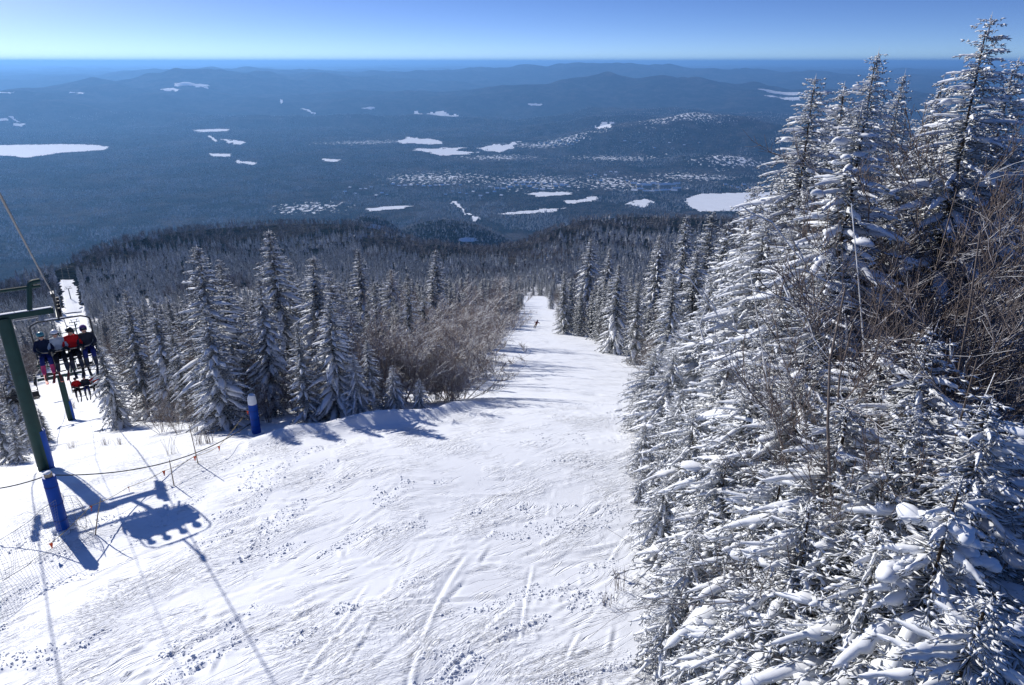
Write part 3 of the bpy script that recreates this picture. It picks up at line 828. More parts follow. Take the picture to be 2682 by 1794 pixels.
def bare(h, seed, stems=4, spread=.35, b1=9, b2=6, b3=4, r0=.045, tw=.0055, sides=3, lean=.0):
    """a leafless many stemmed birch or shrub"""
    g = np.random.default_rng(seed)
    big, fine = [], []
    def seg(lst, p, d, L, n, ra, rb, bend, up):
        pts = [p]
        for i in range(n):
            d = d + g.normal(0, bend, 3); d[2] += up; d = d / np.linalg.norm(d)
            q = pts[-1] + d * (L / n)
            f0, f1 = i / n, (i + 1) / n
            lst.append((pts[-1], q, ra + (rb - ra) * f0, ra + (rb - ra) * f1))
            pts.append(q)
        return pts, d
    for s in range(stems):
        a = 6.283 * s / stems + g.normal(0, .4)
        sl = spread * g.uniform(.3, 1.1)
        d = np.array([math.cos(a) * sl + lean, math.sin(a) * sl, 1.0]); d /= np.linalg.norm(d)
        H = h * g.uniform(.72, 1.0)
        pts, _ = seg(big, np.array([math.cos(a) * .12, math.sin(a) * .12, -.15]), d, H, 8, r0 * g.uniform(.7, 1.1), .010, .07, .03)
        for k in range(b1):
            f = .18 + .80 * (k + g.random()) / b1
            i = min(int(f * 8), 7); p = pts[i] + (pts[i + 1] - pts[i]) * (f * 8 - i)
            aa = g.uniform(0, 6.283)
            dd = np.array([math.cos(aa), math.sin(aa), g.uniform(.2, 1.2)]); dd /= np.linalg.norm(dd)
            L1 = H * (.16 + .26 * (1 - f)) * g.uniform(.7, 1.25)
            p1, d1 = seg(big, p, dd, L1, 4, r0 * .32 * (1.15 - f), tw * 1.3, .13, .06)
            for m in range(b2):
                f2 = .2 + .8 * (m + g.random()) / b2
                i2 = min(int(f2 * 4), 3); q = p1[i2] + (p1[i2 + 1] - p1[i2]) * (f2 * 4 - i2)
                ax = g.normal(0, 1, 3); base = unit(p1[i2 + 1] - p1[i2])
                dd2 = unit(base + .75 * unit(ax) + np.array([0, 0, .25]))
                L2 = L1 * (.28 + .35 * (1 - f2)) * g.uniform(.6, 1.3)
                p2, _ = seg(fine, q, dd2, L2, 3, tw * 1.5, tw * .9, .16, .05)
                for c in range(b3):
                    f3 = (c + g.random()) / b3
                    i3 = min(int(f3 * 3), 2); w = p2[i3] + (p2[i3 + 1] - p2[i3]) * (f3 * 3 - i3)
                    dd3 = unit(unit(p2[i3 + 1] - p2[i3]) + .8 * unit(g.normal(0, 1, 3)) + np.array([0, 0, .2]))
                    seg(fine, w, dd3, L2 * g.uniform(.35, .75), 2, tw, tw * .6, .15, .05)
    def make(lst, sd):
        P0 = np.array([s[0] for s in lst]); P1 = np.array([s[1] for s in lst]); a = np.array([s[2] for s in lst]); b = np.array([s[3] for s in lst])
        return tubes(P0, P1, a, b, sd)
    return make(big, 4 if sides > 3 else 3), make(fine, 3)

def far_spruce(h, seed, cr, tiers=7, sides=6):
    """ragged tiers for woods hundreds of metres off"""
    g = np.random.default_rng(seed)
    V, T = [], []
    for t in range(tiers):
        f = t / tiers
        zb = h * (.06 + .86 * f); zt = zb + h * (.24 - .08 * f)
        r = cr * (1 - f) ** .9 * g.uniform(.85, 1.1) + .10
        o = len(V); V.append((g.normal(0, .04), g.normal(0, .04), min(zt, h)))
        a0 = g.uniform(0, 6.28)
        m = sides
        for i in range(m):
            a = a0 + 6.2832 * i / m + g.normal(0, .15)
            rr = r * g.uniform(.55, 1.15)
            V.append((math.cos(a) * rr, math.sin(a) * rr, zb - .12 * rr + g.normal(0, .06)))
            b = a + 3.1416 / m
            V.append((math.cos(b) * rr * .45, math.sin(b) * rr * .45, zb + .18 * (zt - zb)))
        for i in range(2 * m):
            T.append((o, o + 1 + i, o + 1 + (i + 1) % (2 * m)))
    return np.array(V, float), np.array(T)

def far_bare(h, seed, n=34):
    g = np.random.default_rng(seed)
    P0, P1 = [], []
    for i in range(n):
        a = g.uniform(0, 6.28); f = g.uniform(.15, .6)
        p = np.array([math.cos(a) * .10 * h * f, math.sin(a) * .10 * h * f, h * f])
        d = unit(np.array([math.cos(a) * g.uniform(.2, .9), math.sin(a) * g.uniform(.2, .9), g.uniform(.7, 1.3)]))
        P0.append(p); P1.append(p + d * h * g.uniform(.22, .45))
    P0.append(np.zeros(3)); P1.append(np.array([0, 0, h * .7]))
    P0, P1 = np.array(P0), np.array(P1)
    return tubes(P0, P1, np.full(len(P0), .055), np.full(len(P0), .02), 3)

# ------------------------------------------------------------------ tree kinds
def kind_spruce(*a, mat='needle', **k):
    cr, tr, lp = spruce(*a, **k)
    return {'h': a[0], 'parts': [('crown', mesh_np('crown', *cr, M[mat])), ('trunk', mesh_np('trunk', *tr, M['bark']))] +
            ([('snow_load', mesh_np('snow_load', *lp, M['lump']))] if lp else [])}
def kind_bare(*a, mat='twig', **k):
    b, f = bare(*a, **k)
    return {'h': a[0], 'parts': [('trunk', mesh_np('trunk', *b, M[mat])), ('crown', mesh_np('crown', *f, M[mat]))]}

HERO = [kind_spruce(11.0, 101, 2.5, whorl=.28, per=7, sp=.10, tl=.17, tr=.023, sides=3, lump_n=30, droop=.58, plaster=.34, rib=8, ribp=.7, ribw=.42), kind_spruce(9.5, 102, 2.5, whorl=.28, per=7, sp=.10, tl=.17, tr=.024, sides=3, droop=.65, lump_n=60, gaps=.14, plaster=.42, rib=7, ribp=.85, ribw=.55),
        kind_spruce(12.0, 103, 2.5, whorl=.30, per=7, sp=.105, tl=.18, tr=.023, sides=3, droop=.4, lump_n=15, plaster=.18, rib=7, ribp=.4, ribw=.5)]
SMALL = [kind_spruce(5.0, 111, 1.8, whorl=.22, per=7, sp=.08, tl=.13, tr=.017, sides=3, lump_n=25, lump_s=(.04, .11), droop=.6, plaster=.36, rib=10, ribp=.55, ribw=.42, slope=.7), kind_spruce(4.5, 112, 1.8, whorl=.22, per=7, sp=.08, tl=.13, tr=.017, sides=3, lump_n=35, lump_s=(.04, .11), droop=.7, plaster=.36, rib=10, ribp=.6, ribw=.44, slope=.7)]
def laden_kind(h, seed, cr):
    k = kind_spruce(h, seed, cr, whorl=.26, per=6, sp=.09, tl=.13, tr=.020, sides=3, droop=.8, lump_n=0, plaster=.25, rib=10, ribp=.8, ribw=.6, slope=.7)
    g = np.random.default_rng(seed); pil = []
    for i in range(30):
        f = (i + g.random()) / 31 * .93 + .03
        a = i * 2.4 + g.normal(0, .3); L = cr * (1 - f) ** .8 * g.uniform(.8, 1.05) + .1
        n = int(3 + 5 * L); C, S, Z = [], [], []
        for j in range(n):
            q = .30 + .72 * (j + g.random()) / n
            w = g.normal(0, .05) * (.3 + L)
            r_ = L * q; zz = h * f + L * (.0 - .8 * (1 - .75 * f) * q * q) + .03
            C.append([math.cos(a) * r_ - math.sin(a) * w, math.sin(a) * r_ + math.cos(a) * w, zz - abs(w) * .35])
            b = g.uniform(.07, .15) * (.65 + .45 * (1 - f)); S.append([b * g.uniform(1.1, 1.6), b * g.uniform(.9, 1.1), b * g.uniform(.6, .9)]); Z.append(a + g.normal(0, .5))
        V, F = lumps(np.array(C), np.array(S), np.array(Z), seed + i, ICO2, .30)
        pil.append(('snow_pillow', mesh_np('snow_pillow', V, F, M['lump'])))
    k['parts'] += pil
    return k
LADEN = laden_kind(5.5, 121, 1.8)
MID = [kind_spruce(10.0, 131 + i, c, mat='needle_mid', whorl=.34, per=7, sp=.15, tl=.27, tr=.040, sides=3, droop=d, chains=2, lump_n=20, lump_s=(.06, .16), gaps=gp, fingers=.45, rib=5, ribp=.24 / pd, ribw=.62, slope=sl) for i, (c, d, gp, pd, sl) in
       enumerate([(2.2, .5, .12, .34, .40), (1.9, .4, .2, .5, .36), (2.5, .65, .12, .30, .44), (2.0, .5, .3, .42, .34), (2.3, .75, .15, .36, .40)])]
THIN = [kind_spruce(10.0, 141 + i, c, mat='needle_mid', whorl=.50, per=6, sp=.30, tl=.50, tr=.080, sides=3, droop=.5, chains=1, lump_n=0, gaps=.1, slope=sl) for i, (c, sl) in enumerate([(1.9, .34), (2.2, .42), (1.7, .30)])]
BARE = [kind_bare(8.0, 201, 4, .32, 11, 8, 5, r0=.032, tw=.0042), kind_bare(7.5, 202, 5, .45, 10, 7, 5, r0=.028, tw=.0042), kind_bare(8.0, 203, 3, .28, 13, 8, 5, r0=.034, tw=.0042)]
RIME = [kind_bare(8.5, 211, 3, .30, 5, 3, 1, r0=.030, tw=.012, mat='rime')]
BARE_MID = [kind_bare(6.0, 221, 6, .5, 9, 6, 3, r0=.04, tw=.009), kind_bare(6.5, 222, 7, .42, 9, 5, 3, r0=.04, tw=.009)]

DOME = [kind_bare(5.5, 231, 9, .75, 10, 8, 4, r0=.035, tw=.0075, mat='twig_frost'), kind_bare(5.0, 232, 8, .8, 10, 8, 4, r0=.035, tw=.0075, mat='twig_frost')]

pr = random.Random(5)
def plant(kind, name, label, cat, x, y, h, rz, group=None, wide=1.0, sink=.12):
    z = float(height(np.array(x), np.array(y)))
    e = empty(name, (x, y, z - sink), rz)
    s = h / kind['h']
    e.scale = (s * wide * pr.uniform(.92, 1.08), s * wide * pr.uniform(.92, 1.08), s)
    tl_ = .008 if kind in HERO else .022
    e.rotation_euler = (pr.gauss(0, tl_), pr.gauss(0, tl_), rz)
    tag(e, label, cat, group)
    for n, me in kind['parts']:
        q = put(n, me, e)
        if n == 'snow_load': q['kind'] = 'stuff'
    return e

def by_tip(px, py, r):
    """foot and height of a tree whose tip is seen at (px, py) and which stands r metres away"""
    d = ray(px, py); t = r / math.hypot(d[0], d[1])
    x, y = d[0] * t, d[1] * t
    return x, y, d[2] * t - float(height(np.array(x), np.array(y)))

OCC = []       # (x, y, radius) taken
def tree_at(kind, name, label, cat, px, py, r, group=None, wide=1.0):
    x, y, h = by_tip(px, py, r)
    h = max(h, .8)
    OCC.append((x, y, h * .13))
    return plant(kind, name, label, cat, x, y, h, pr.uniform(0, 6.28), group, wide)

ORD = ['first', 'second', 'third', 'fourth', 'fifth', 'sixth', 'seventh', 'eighth', 'ninth', 'tenth', 'eleventh', 'twelfth', 'thirteenth', 'fourteenth', 'fifteenth', 'sixteenth', 'seventeenth', 'eighteenth', 'nineteenth', 'twentieth',
       'twenty first', 'twenty second', 'twenty third', 'twenty fourth', 'twenty fifth', 'twenty sixth', 'twenty seventh', 'twenty eighth']
def ranks(lst, rev=False):
    q = sorted(range(len(lst)), key=lambda i: lst[i][0], reverse=rev)
    return {i: ORD[k] for k, i in enumerate(q)}
# --- the spruces against the sky and beside the piste, on the right
SKY = [
    (0, 2292, 16, 20.0, .80, 'tallest snowy spruce, its tip highest against the sky at the edge of the woods'),
    (2, 2020, 100, 23.5, .85, 'broad dark green spruce rising into the sky behind the white topped spruce'),
    (2, 2064, 150, 25.5, .60, 'slim dark spruce close behind the broad dark green spruce'),
    (0, 1880, 160, 22.0, .95, 'leftmost spruce to reach the sky, snow thick on its layered boughs'),
    (1, 1938, 178, 24.0, .80, 'narrow spruce between the leftmost skyline spruce and the broad dark one'),
    (2, 2160, 168, 27.0, .85, 'greyish spruce standing between the broad dark spruce and the tallest one'),
    (1, 1977, 215, 16.5, .95, 'very white spruce plastered with snow in front of the skyline spruces'),
    (0, 2330, 120, 27.0, .9, 'spruce half hidden behind the tallest spruce at the picture edge'),
    (0, 1790, 395, 25.0, 1.0, 'snowy spruce on the descending treeline below the leftmost skyline spruce'),
    (1, 1722, 418, 33.0, .75, 'thin small spruce top showing in front of the frozen lake'),
    (1, 1765, 470, 20.5, 1.0, 'bushy snow laden spruce below the frozen lake, right of the piste'),
    (2, 1850, 420, 19.0, 1.0, 'full snow laden spruce in the middle of the right hand thicket'),
    (0, 1705, 560, 21.5, .9, 'small pointed spruce with a snowy leader above the piste edge'),
    (1, 1640, 620, 24.0, 1.0, 'rounded spruce bowed with snow beside the piste'),
    (2, 1900, 560, 15.0, 1.0, 'spruce with long drooping snowy boughs under the white topped spruce'),
    (0, 1800, 640, 15.5, 1.05, 'wide spruce with outstretched white boughs over the thicket'),
    (1, 1580, 720, 25.0, 1.0, 'spruce with its boughs over the piste below the bare shrubs'),
    (0, 2080, 330, 19.5, .8, 'spruce buried among bare twigs under the broad dark spruce'),
    (2, 2240, 420, 21.0, .8, 'dim spruce behind the red brown twigs at the picture edge'),
]
for k, px, py, r, w, lab in SKY:
    tree_at(HERO[k], 'spruce_tree', lab, 'spruce', px, py, r, 'snow laden spruces on the near right', w * 1.22)
NEAR = [
    (0, 1500, 790, 24.5, 'slim young spruce at the piste edge, first in the right hand row'),
    (1, 1538, 800, 22.5, 'young spruce just behind the slim one at the piste edge'),
    (0, 1480, 960, 20.0, 'low spruce leaning out over the piste with bare green lower boughs'),
    (1, 1468, 1075, 18.0, 'smallest spruce at the piste edge with green tips free of snow'),
    (0, 1560, 880, 19.0, 'dense small spruce behind the leaning one at the piste edge'),
    (1, 1610, 940, 16.5, 'snow coated spruce halfway along the near piste edge'),
    (0, 1660, 780, 18.0, 'pyramid of snowy boughs above the halfway spruce'),
    (1, 1740, 850, 14.5, 'thick white spruce in the heart of the near thicket'),
    (0, 1850, 800, 13.5, 'spruce with hanging snow fingers under the wide spruce'),
    (1, 1525, 1085, 15.5, 'low spreading spruce with snow lumps beside the trampled snow'),
    (0, 1660, 1040, 13.5, 'grey green spruce behind the low spreading one'),
    (1, 1960, 900, 11.5, 'spruce bearing a big white snow cap in the near thicket'),
    (0, 1780, 1060, 11.5, 'rounded near spruce sagging with snow below the thicket heart'),
    (1, 1600, 1220, 11.8, 'near spruce whose boughs reach furthest out over the lower piste'),
    (0, 1535, 1350, 11.2, 'small spruce at the lower piste edge above the dry weeds'),
    (0, 1880, 1150, 9.8, 'close spruce of fine white twigs below the snow capped one'),
    (1, 1760, 1300, 9.8, 'close low spruce above the bottom of the picture'),
    (0, 2060, 1200, 8.8, 'close dark spruce beside the heavily loaded one'),
    (1, 1590, 1450, 10.3, 'lowest spruce reaching over the snow at the bottom of the picture'),
    (0, 1930, 1380, 8.6, 'lowest near spruce under the close white twigs'),
    (1, 2230, 1330, 7.6, 'nearest spruce in the bottom corner of the picture'),
    (0, 2080, 1470, 7.8, 'spruce top at the bottom edge beside the nearest one'),
    (1, 1780, 1520, 9.0, 'snow dusted spruce top cut by the bottom edge'),
    (0, 2320, 900, 10.0, 'shaded spruce behind bare branches at the picture edge'),
    (1, 2050, 770, 13.2, 'snow covered spruce left of the birches, under the antler like shrub'),
    (0, 2265, 930, 11.2, 'spruce with white boughs behind the great snow pillows'),
    (1, 2120, 930, 11.0, 'snowy spruce above the spruce smothered in snow pillows'),
    (0, 1900, 700, 15.2, 'spruce crown between the wide spruce and the birches'),
    (1, 1700, 960, 15.0, 'white crowned spruce between the grey green and the thick white ones'),
    (0, 2010, 1010, 10.2, 'densely plastered spruce left of the great snow pillows'),
    (1, 2150, 760, 12.5, 'small spruce seen through the bare branches of the right hand shrubs'),
]
for k, px, py, r, lab in NEAR:
    tree_at(SMALL[k], 'young_spruce', lab, 'spruce', px, py, r, 'young spruces on the near right', 1.28)
tree_at(LADEN, 'laden_spruce', 'spruce smothered under great rounded pillows of snow in the near corner', 'spruce', 2190, 1060, 8.8, None, 1.0)
tree_at(LADEN, 'laden_spruce', 'spruce with heavy snow pillows half hidden behind bare branches', 'spruce', 2330, 1010, 11.5, None, .8)

for px, py, r, k, w, lab in [(1415, 600, 78, 0, 1.0, 'tall spruce at the bend of the piste with white boughs'), (1295, 620, 108, 1, 1.0, 'spruce nearest the skier on the right bank of the piste'), (1350, 545, 128, 2, .9, 'spruce top behind the bend of the piste'),
        (1390, 562, 112, 0, .85, 'slim spruce between the bend and the far woods'), (1465, 640, 68, 1, 1.0, 'spruce right of the tall one at the bend'), (1540, 600, 52, 0, .9, 'pointed spruce half way up the right bank'), (1625, 478, 46, 1, .85, 'high pointed spruce in front of the brown shoulder'),
        (1580, 488, 60, 2, .75, 'slender spruce left of the high pointed one'), (1510, 530, 84, 0, .9, 'spruce behind the pointed one on the right bank'), (1602, 560, 38, 0, 1.0, 'bushy spruce below the high pointed one'), (1660, 500, 42, 2, .9, 'spruce against the lower end of the frozen lake'), (1263, 650, 215, 0, .9, 'lone small spruce at the far end of the piste')]:
    tree_at(MID[k], 'spruce_tree', lab, 'spruce', px, py, r, 'spruces on the right bank of the piste', w * 1.1)

# --- bare birches and shrubs on the right
BIRCH = [(2200, 370, 18), (2110, 420, 20), (2285, 290, 19), (2335, 330, 15), (2160, 520, 15.5), (2030, 470, 21), (2120, 660, 14),
                                 (2200, 880, 10.8), (2300, 480, 22), (2070, 560, 24), (2250, 450, 25), (2010, 640, 17), (2160, 400, 26), (2340, 200, 24), (2230, 540, 14), (2180, 300, 24), (2090, 500, 17), (2270, 380, 16.5), (2150, 620, 18), (2060, 400, 23), (2310, 400, 13), (2250, 270, 17), (2325, 245, 16), (2180, 330, 17)]
RK = ranks(BIRCH, True)
for i, (px, py, r) in enumerate(BIRCH):
    tree_at(BARE[i % 3], 'bare_birch', RK[i] + ' leafless red brown birch counted from the right edge of the picture', 'birch', px, py, r, 'bare birches on the near right', 1.15)
for px, py, r, lab in [(2030, 470, 14.5, 'white rimed shrub with forked upright twigs below the white topped spruce'), (2290, 330, 15, 'pale rimed stem standing among the brown twigs at the edge'),
                       (2030, 680, 12.5, 'rimed shrub with antler like white twigs in the near thicket'), (1750, 1080, 10.2, 'fan of frosted bare twigs over the near small spruces'), (1450, 800, 30, 'frosted shrub at the piste edge before the slim young spruce')]:
    tree_at(RIME[0], 'rimed_shrub', lab, 'shrub', px, py, r, None, .9)

# --- more young spruces closing the gaps of the thicket
fz = random.Random(31); nf = 0
for _ in range(400):
    y = fz.uniform(8.5, 30); x = np.interp(y, [p[1] for p in PISTE_R], [p[0] for p in PISTE_R]) + fz.uniform(1.3, 7.5)
    if not all((x - a) ** 2 + (y - b) ** 2 > (1.05 + .02 * y) ** 2 for a, b, c in OCC): continue
    depth = x - np.interp(y, [p[1] for p in PISTE_R], [p[0] for p in PISTE_R])
    h = min(1.6 + depth * .75 + fz.uniform(0, 1.2), 6.5) * (.8 if y < 12 else 1)
    band = 'near the bottom' if y < 13 else ('half way along' if y < 20 else 'at its far end')
    edge = 'at the edge' if depth < 2.6 else ('just inside' if depth < 5 else 'deep inside')
    size = 'tiny' if h < 2.6 else ('low' if h < 4.2 else 'taller')
    plant(SMALL[nf % 2], 'young_spruce', size + ' snowy spruce ' + edge + (' of' if depth < 2.6 else '') + ' the right hand thicket, ' + band, 'spruce', float(x), float(y), h, fz.uniform(0, 6.28), 'gap filling spruces of the right hand thicket', 1.25)
    OCC.append((float(x), float(y), .2)); nf += 1
    if nf >= 46: break
print('gap spruces', nf)

# --- the wedge of wood between the lift line and the piste
LEFTW = [(450, 556, 32, 0, 1.0, 'tall pointed snowy spruce above the blue padded post, tallest on its side'), (515, 590, 34, 1, .9, 'spruce just right of the tall pointed one in the left wood'),
         (625, 520, 37, 2, .85, 'tall ragged spruce behind the front row of the left wood'), (585, 628, 31, 0, .8, 'spruce between the ragged spruce and the tall pointed one'),
         (660, 592, 47, 1, .9, 'pale spruce right behind the ragged spruce'), (712, 580, 33, 0, .95, 'dark cored snowy spruce at the right end of the tall group'),
         (280, 662, 50, 1, .9, 'first spruce beside the lift cut, farthest left of the wedge'), (345, 684, 46, 0, .85, 'slim spruce near the lift cut'), (390, 725, 41, 1, .8, 'short spruce between the slim one and the tall pointed one'),
         (745, 678, 27.6, 2, 1.05, 'spreading spruce with heavy white boughs before the bare bushes'), (882, 610, 62, 0, .95, 'dark spruce standing alone behind the bare bushes'),
         (820, 570, 74, 1, .9, 'spruce top behind the bare bushes, left of the lone dark one'), (992, 570, 86, 0, .9, 'spruce behind the bare bushes near the middle of the wood'), (470, 700, 29, 0, 1.1, 'low boughed spruce in front of the tall pointed one'),
         (230, 760, 47, 0, .9, 'bushy spruce right of the riders on the chair'), (680, 735, 27.6, 3, 1.0, 'sparse spruce just left of the spreading one at the crest'), (840, 770, 27.4, 4, .9, 'spruce with drooping boughs in front of the bare bushes')]
for px, py, r, k, w, lab in LEFTW:
    tree_at(MID[k], 'spruce_tree', lab, 'spruce', px, py, r, 'front spruces of the left wood', w * 1.15)
for px, py, r, lab in [(810, 800, 27, 'small snow loaded spruce under the bare bushes'), (960, 860, 27.2, 'low snowy spruce at the foot of the bare bushes'), (735, 880, 29, 'small spruce with a fallen snowy branch beside the blue post'), (900, 830, 27.2, 'little dark spruce between the bare bushes')]:
    tree_at(SMALL[0], 'young_spruce', lab, 'spruce', px, py, r, 'young spruces at the crest', 1.0)
BUSH = [(860, 700, 31), (940, 688, 31.5), (1020, 700, 33), (1050, 730, 33), (905, 720, 29.5), (990, 740, 30.5), (1030, 690, 45), (1070, 680, 54), (960, 650, 50), (1040, 640, 60), (1095, 655, 66), (800, 760, 30.5), (1030, 800, 30), (780, 720, 38), (1125, 640, 82)]
RK = ranks(BUSH, True)
for i, (px, py, r) in enumerate(BUSH):
    tree_at(DOME[i % 2], 'bare_bush', RK[i] + ' grey brown leafless bush counted leftwards from the piste', 'bush', px, py, r, 'bare bushes beside the piste', 1.25)
UNDER = [(430, 890, 30), (470, 860, 31.5), (520, 850, 30), (560, 800, 32), (620, 800, 31), (660, 830, 30), (700, 780, 33), (390, 900, 33), (600, 860, 28.5), (350, 880, 36)]
RK = ranks(UNDER)
for i, (px, py, r) in enumerate(UNDER):
    tree_at(BARE_MID[(i + 1) % 2], 'bare_bush', RK[i] + ' brown undergrowth bush from the lift cut, below the tall spruces', 'bush', px, py, r, 'undergrowth of the left wood', 1.1)
for px, py, r, lab in [(-5, 790, 50, 'dark spruce left of the nearest lift tower'), (45, 880, 46, 'spruce in the shade between lift tower and lift cut'), (90, 930, 50, 'spruce on the far side of the lift cut'), (15, 950, 38, 'low spruce at the picture edge under the lift'), (-40, 850, 42, 'spruce mostly outside the picture beside the lift'), (70, 975, 43, 'small spruce right behind the nearest lift tower')]:
    tree_at(MID[1], 'spruce_tree', lab, 'spruce', px, py, r, 'spruces left of the lift cut', 1.0)

# --- fill: spruces farther down both sides
def free(x, y, d):
    return all((x - a) ** 2 + (y - b) ** 2 > (d + c) ** 2 for a, b, c in OCC)
fr = random.Random(11)
n_s = n_b = 0
LEFT_S, LEFT_B = [], []
cands = []
for _ in range(9000):
    az = fr.uniform(-46, 44); r = 26 * (175 / 26) ** (fr.random() ** .75)
    cands.append((az, r))
cands.sort(key=lambda c: c[1])
for az, r in cands:
    x, y = r * math.sin(R_(az)), r * math.cos(R_(az))
    xa, ya = np.array(x), np.array(y)
    if on_piste(xa, ya, 1.6) or (x < 6 and on_piste(xa, ya, 2.6)) or in_cut(xa, ya, 5.8): continue
    if x > 2 and r < 30 and az > 8: continue
    if az < -38 and r < 36: continue
    if -14.5 < az < 0 and r < 44: continue
    if not free(x, y, .9 + r * .009): continue
    side = 'left' if (lift_sd(x, y)[0] > 0 and x < np.interp(y, [p[1] for p in PISTE_R], [p[0] for p in PISTE_R])) else ('lift' if lift_sd(x, y)[0] <= 0 else 'right')
    band = ' behind its front row' if r < 42 else (' in its nearer half' if r < 62 else (' in its middle depth' if r < 85 else ' far down the slope'))
    bush = perlin(xa / 16, ya / 16, 91) > .18
    if bush:
        if n_b > 130:
            LEFT_B.append((x, y)); OCC.append((x, y, .5)); continue
        h = fr.uniform(3.5, 6.5)
        lab = {'left': 'bare bush inside the wood between lift and piste', 'right': 'bare bush inside the wood right of the piste', 'lift': 'bare bush in the wood beyond the lift cut'}[side] + band
        lab = ('low ' if h < 4.6 else ('middling ' if h < 5.6 else 'tall ')) + lab
        plant(BARE_MID[n_b % 2], 'bare_bush', lab, 'bush', x, y, h, fr.uniform(0, 6.28), 'bushes deeper in the woods', 1.2); n_b += 1
    else:
        if n_s > 225:
            LEFT_S.append((x, y)); OCC.append((x, y, .5)); continue
        h = (fr.uniform(4.5, 8.2) if side != 'right' else fr.uniform(6.0, 10.0)) * (.75 if fr.random() < .25 else 1)
        lab = {'left': 'snow dusted spruce inside the wood between lift and piste', 'right': 'snow dusted spruce inside the wood right of the piste', 'lift': 'snow dusted spruce in the wood beyond the lift cut'}[side] + band
        lab = ('short ' if h < 5.2 else ('middling ' if h < 6.8 else ('tall ' if h < 8.4 else 'very tall '))) + lab
        kk = MID[fr.randrange(5)] if r < 95 else THIN[fr.randrange(3)]
        plant(kk, 'spruce_tree', lab, 'spruce', x, y, h, fr.uniform(0, 6.28), 'spruces deeper in the woods', fr.uniform(.8, 1.15)); n_s += 1
    OCC.append((x, y, .5))
print('fill', n_s, n_b)

# --- the woods beyond, too many to count
def proto_set(name, meshes):
    c = bpy.data.collections.new(name)
    for i, me in enumerate(meshes):
        c.objects.link(bpy.data.objects.new(name + '_piece', me))
    return c
P_THIN = proto_set('thin_spruce', [k['parts'][0][1] for k in THIN])
FAR_ME = []
for i, (c, t) in enumerate([(1.9, 8), (2.2, 7), (1.7, 8), (2.0, 6)]):
    V, T = far_spruce(10.0, 300 + i, c, t)
    FAR_ME.append(mesh_np('far_crown', V, T, M['needle_far'], False))
P_FAR = proto_set('far_spruce', FAR_ME)
P_FARB = proto_set('far_bare', [mesh_np('far_twigs', *far_bare(8.0, 320 + i), M['twig_far'], False) for i in range(3)])
P_BMID = proto_set('mid_bare', [k['parts'][1][1] for k in BARE_MID])

def scatter(name, label, cat, pts, scl, coll):
    me = bpy.data.meshes.new(name)
    me.vertices.add(len(pts)); me.vertices.foreach_set('co', np.ascontiguousarray(pts, dtype=np.float32).ravel())
    a = me.attributes.new('size', 'FLOAT', 'POINT'); a.data.foreach_set('value', np.ascontiguousarray(scl, dtype=np.float32))
    me.update()
    o = put(name, me)
    tag(o, label, cat, None, 'stuff')
    ng = bpy.data.node_groups.new(name, 'GeometryNodeTree')
    ng.interface.new_socket('Geometry', in_out='INPUT', socket_type='NodeSocketGeometry')
    ng.interface.new_socket('Geometry', in_out='OUTPUT', socket_type='NodeSocketGeometry')
    gi = ng.nodes.new('NodeGroupInput'); go = ng.nodes.new('NodeGroupOutput')
    iop = ng.nodes.new('GeometryNodeInstanceOnPoints')
    ci = ng.nodes.new('GeometryNodeCollectionInfo'); ci.inputs['Collection'].default_value = coll
    ci.inputs['Separate Children'].default_value = True; ci.inputs['Reset Children'].default_value = True
    na = ng.nodes.new('GeometryNodeInputNamedAttribute'); na.data_type = 'FLOAT'; na.inputs['Name'].default_value = 'size'
    rv = ng.nodes.new('FunctionNodeRandomValue'); rv.data_type = 'FLOAT_VECTOR'
    rv.inputs[0].default_value = (-.03, -.03, 0); rv.inputs[1].default_value = (.03, .03, 6.283)
    ng.links.new(gi.outputs[0], iop.inputs['Points']); ng.links.new(ci.outputs[0], iop.inputs['Instance'])
    iop.inputs['Pick Instance'].default_value = True
    ng.links.new(na.outputs[0], iop.inputs['Scale']); ng.links.new(rv.outputs[0], iop.inputs['Rotation'])
    ng.links.new(iop.outputs[0], go.inputs[0])
    md = o.modifiers.new('scatter', 'NODES'); md.node_group = ng
    return o

def wood_points(r0, r1, n, a0=-50, a1=50, seed=0):
    g = np.random.default_rng(seed)
    r = r0 * (r1 / r0) ** g.random(n)
    az = np.radians(g.uniform(a0, a1, n))
    x, y = r * np.sin(az), r * np.cos(az)
    ok = ~on_piste(x, y, 1.5) & ~in_cut(x, y, 5.6)
    return x[ok], y[ok], g
x, y, g = wood_points(100, 420, 6500, seed=1)
okr = np.array([all((a - u) ** 2 + (b - v) ** 2 > 1.5 for u, v, w in OCC) for a, b in zip(x, y)]) if False else np.hypot(x, y) > 120
x, y = x[okr], y[okr]
br = perlin(x / 30, y / 30, 95) > .34
LS_, LB_ = np.array(LEFT_S).reshape(-1, 2), np.array(LEFT_B).reshape(-1, 2)
x = np.concatenate([x, LS_[:, 0], LB_[:, 0]]); y = np.concatenate([y, LS_[:, 1], LB_[:, 1]])
br = np.concatenate([br, np.zeros(len(LS_), bool), np.ones(len(LB_), bool)])
scatter('spruce_woods', 'dense snow dusted spruce woods down the mountainside', 'woods', np.stack([x, y, height(x, y) - .2], -1)[~br], g.uniform(.5, 1.0, (~br).sum()), P_THIN)
scatter('bare_woods', 'brown leafless woods among the spruces down the mountainside', 'woods', np.stack([x, y, height(x, y) - .2], -1)[br], g.uniform(.7, 1.1, br.sum()), P_BMID)
x, y, g = wood_points(400, 1250, 26000, seed=2)
RRv = np.interp(np.degrees(np.arctan2(x, y)), _ridge_az, _ridge_R); r = np.hypot(x, y)
ok = r < RRv + 140
x, y, r, RRv = x[ok], y[ok], r[ok], RRv[ok]
top = sstep(.80, .96, r / RRv) * .8
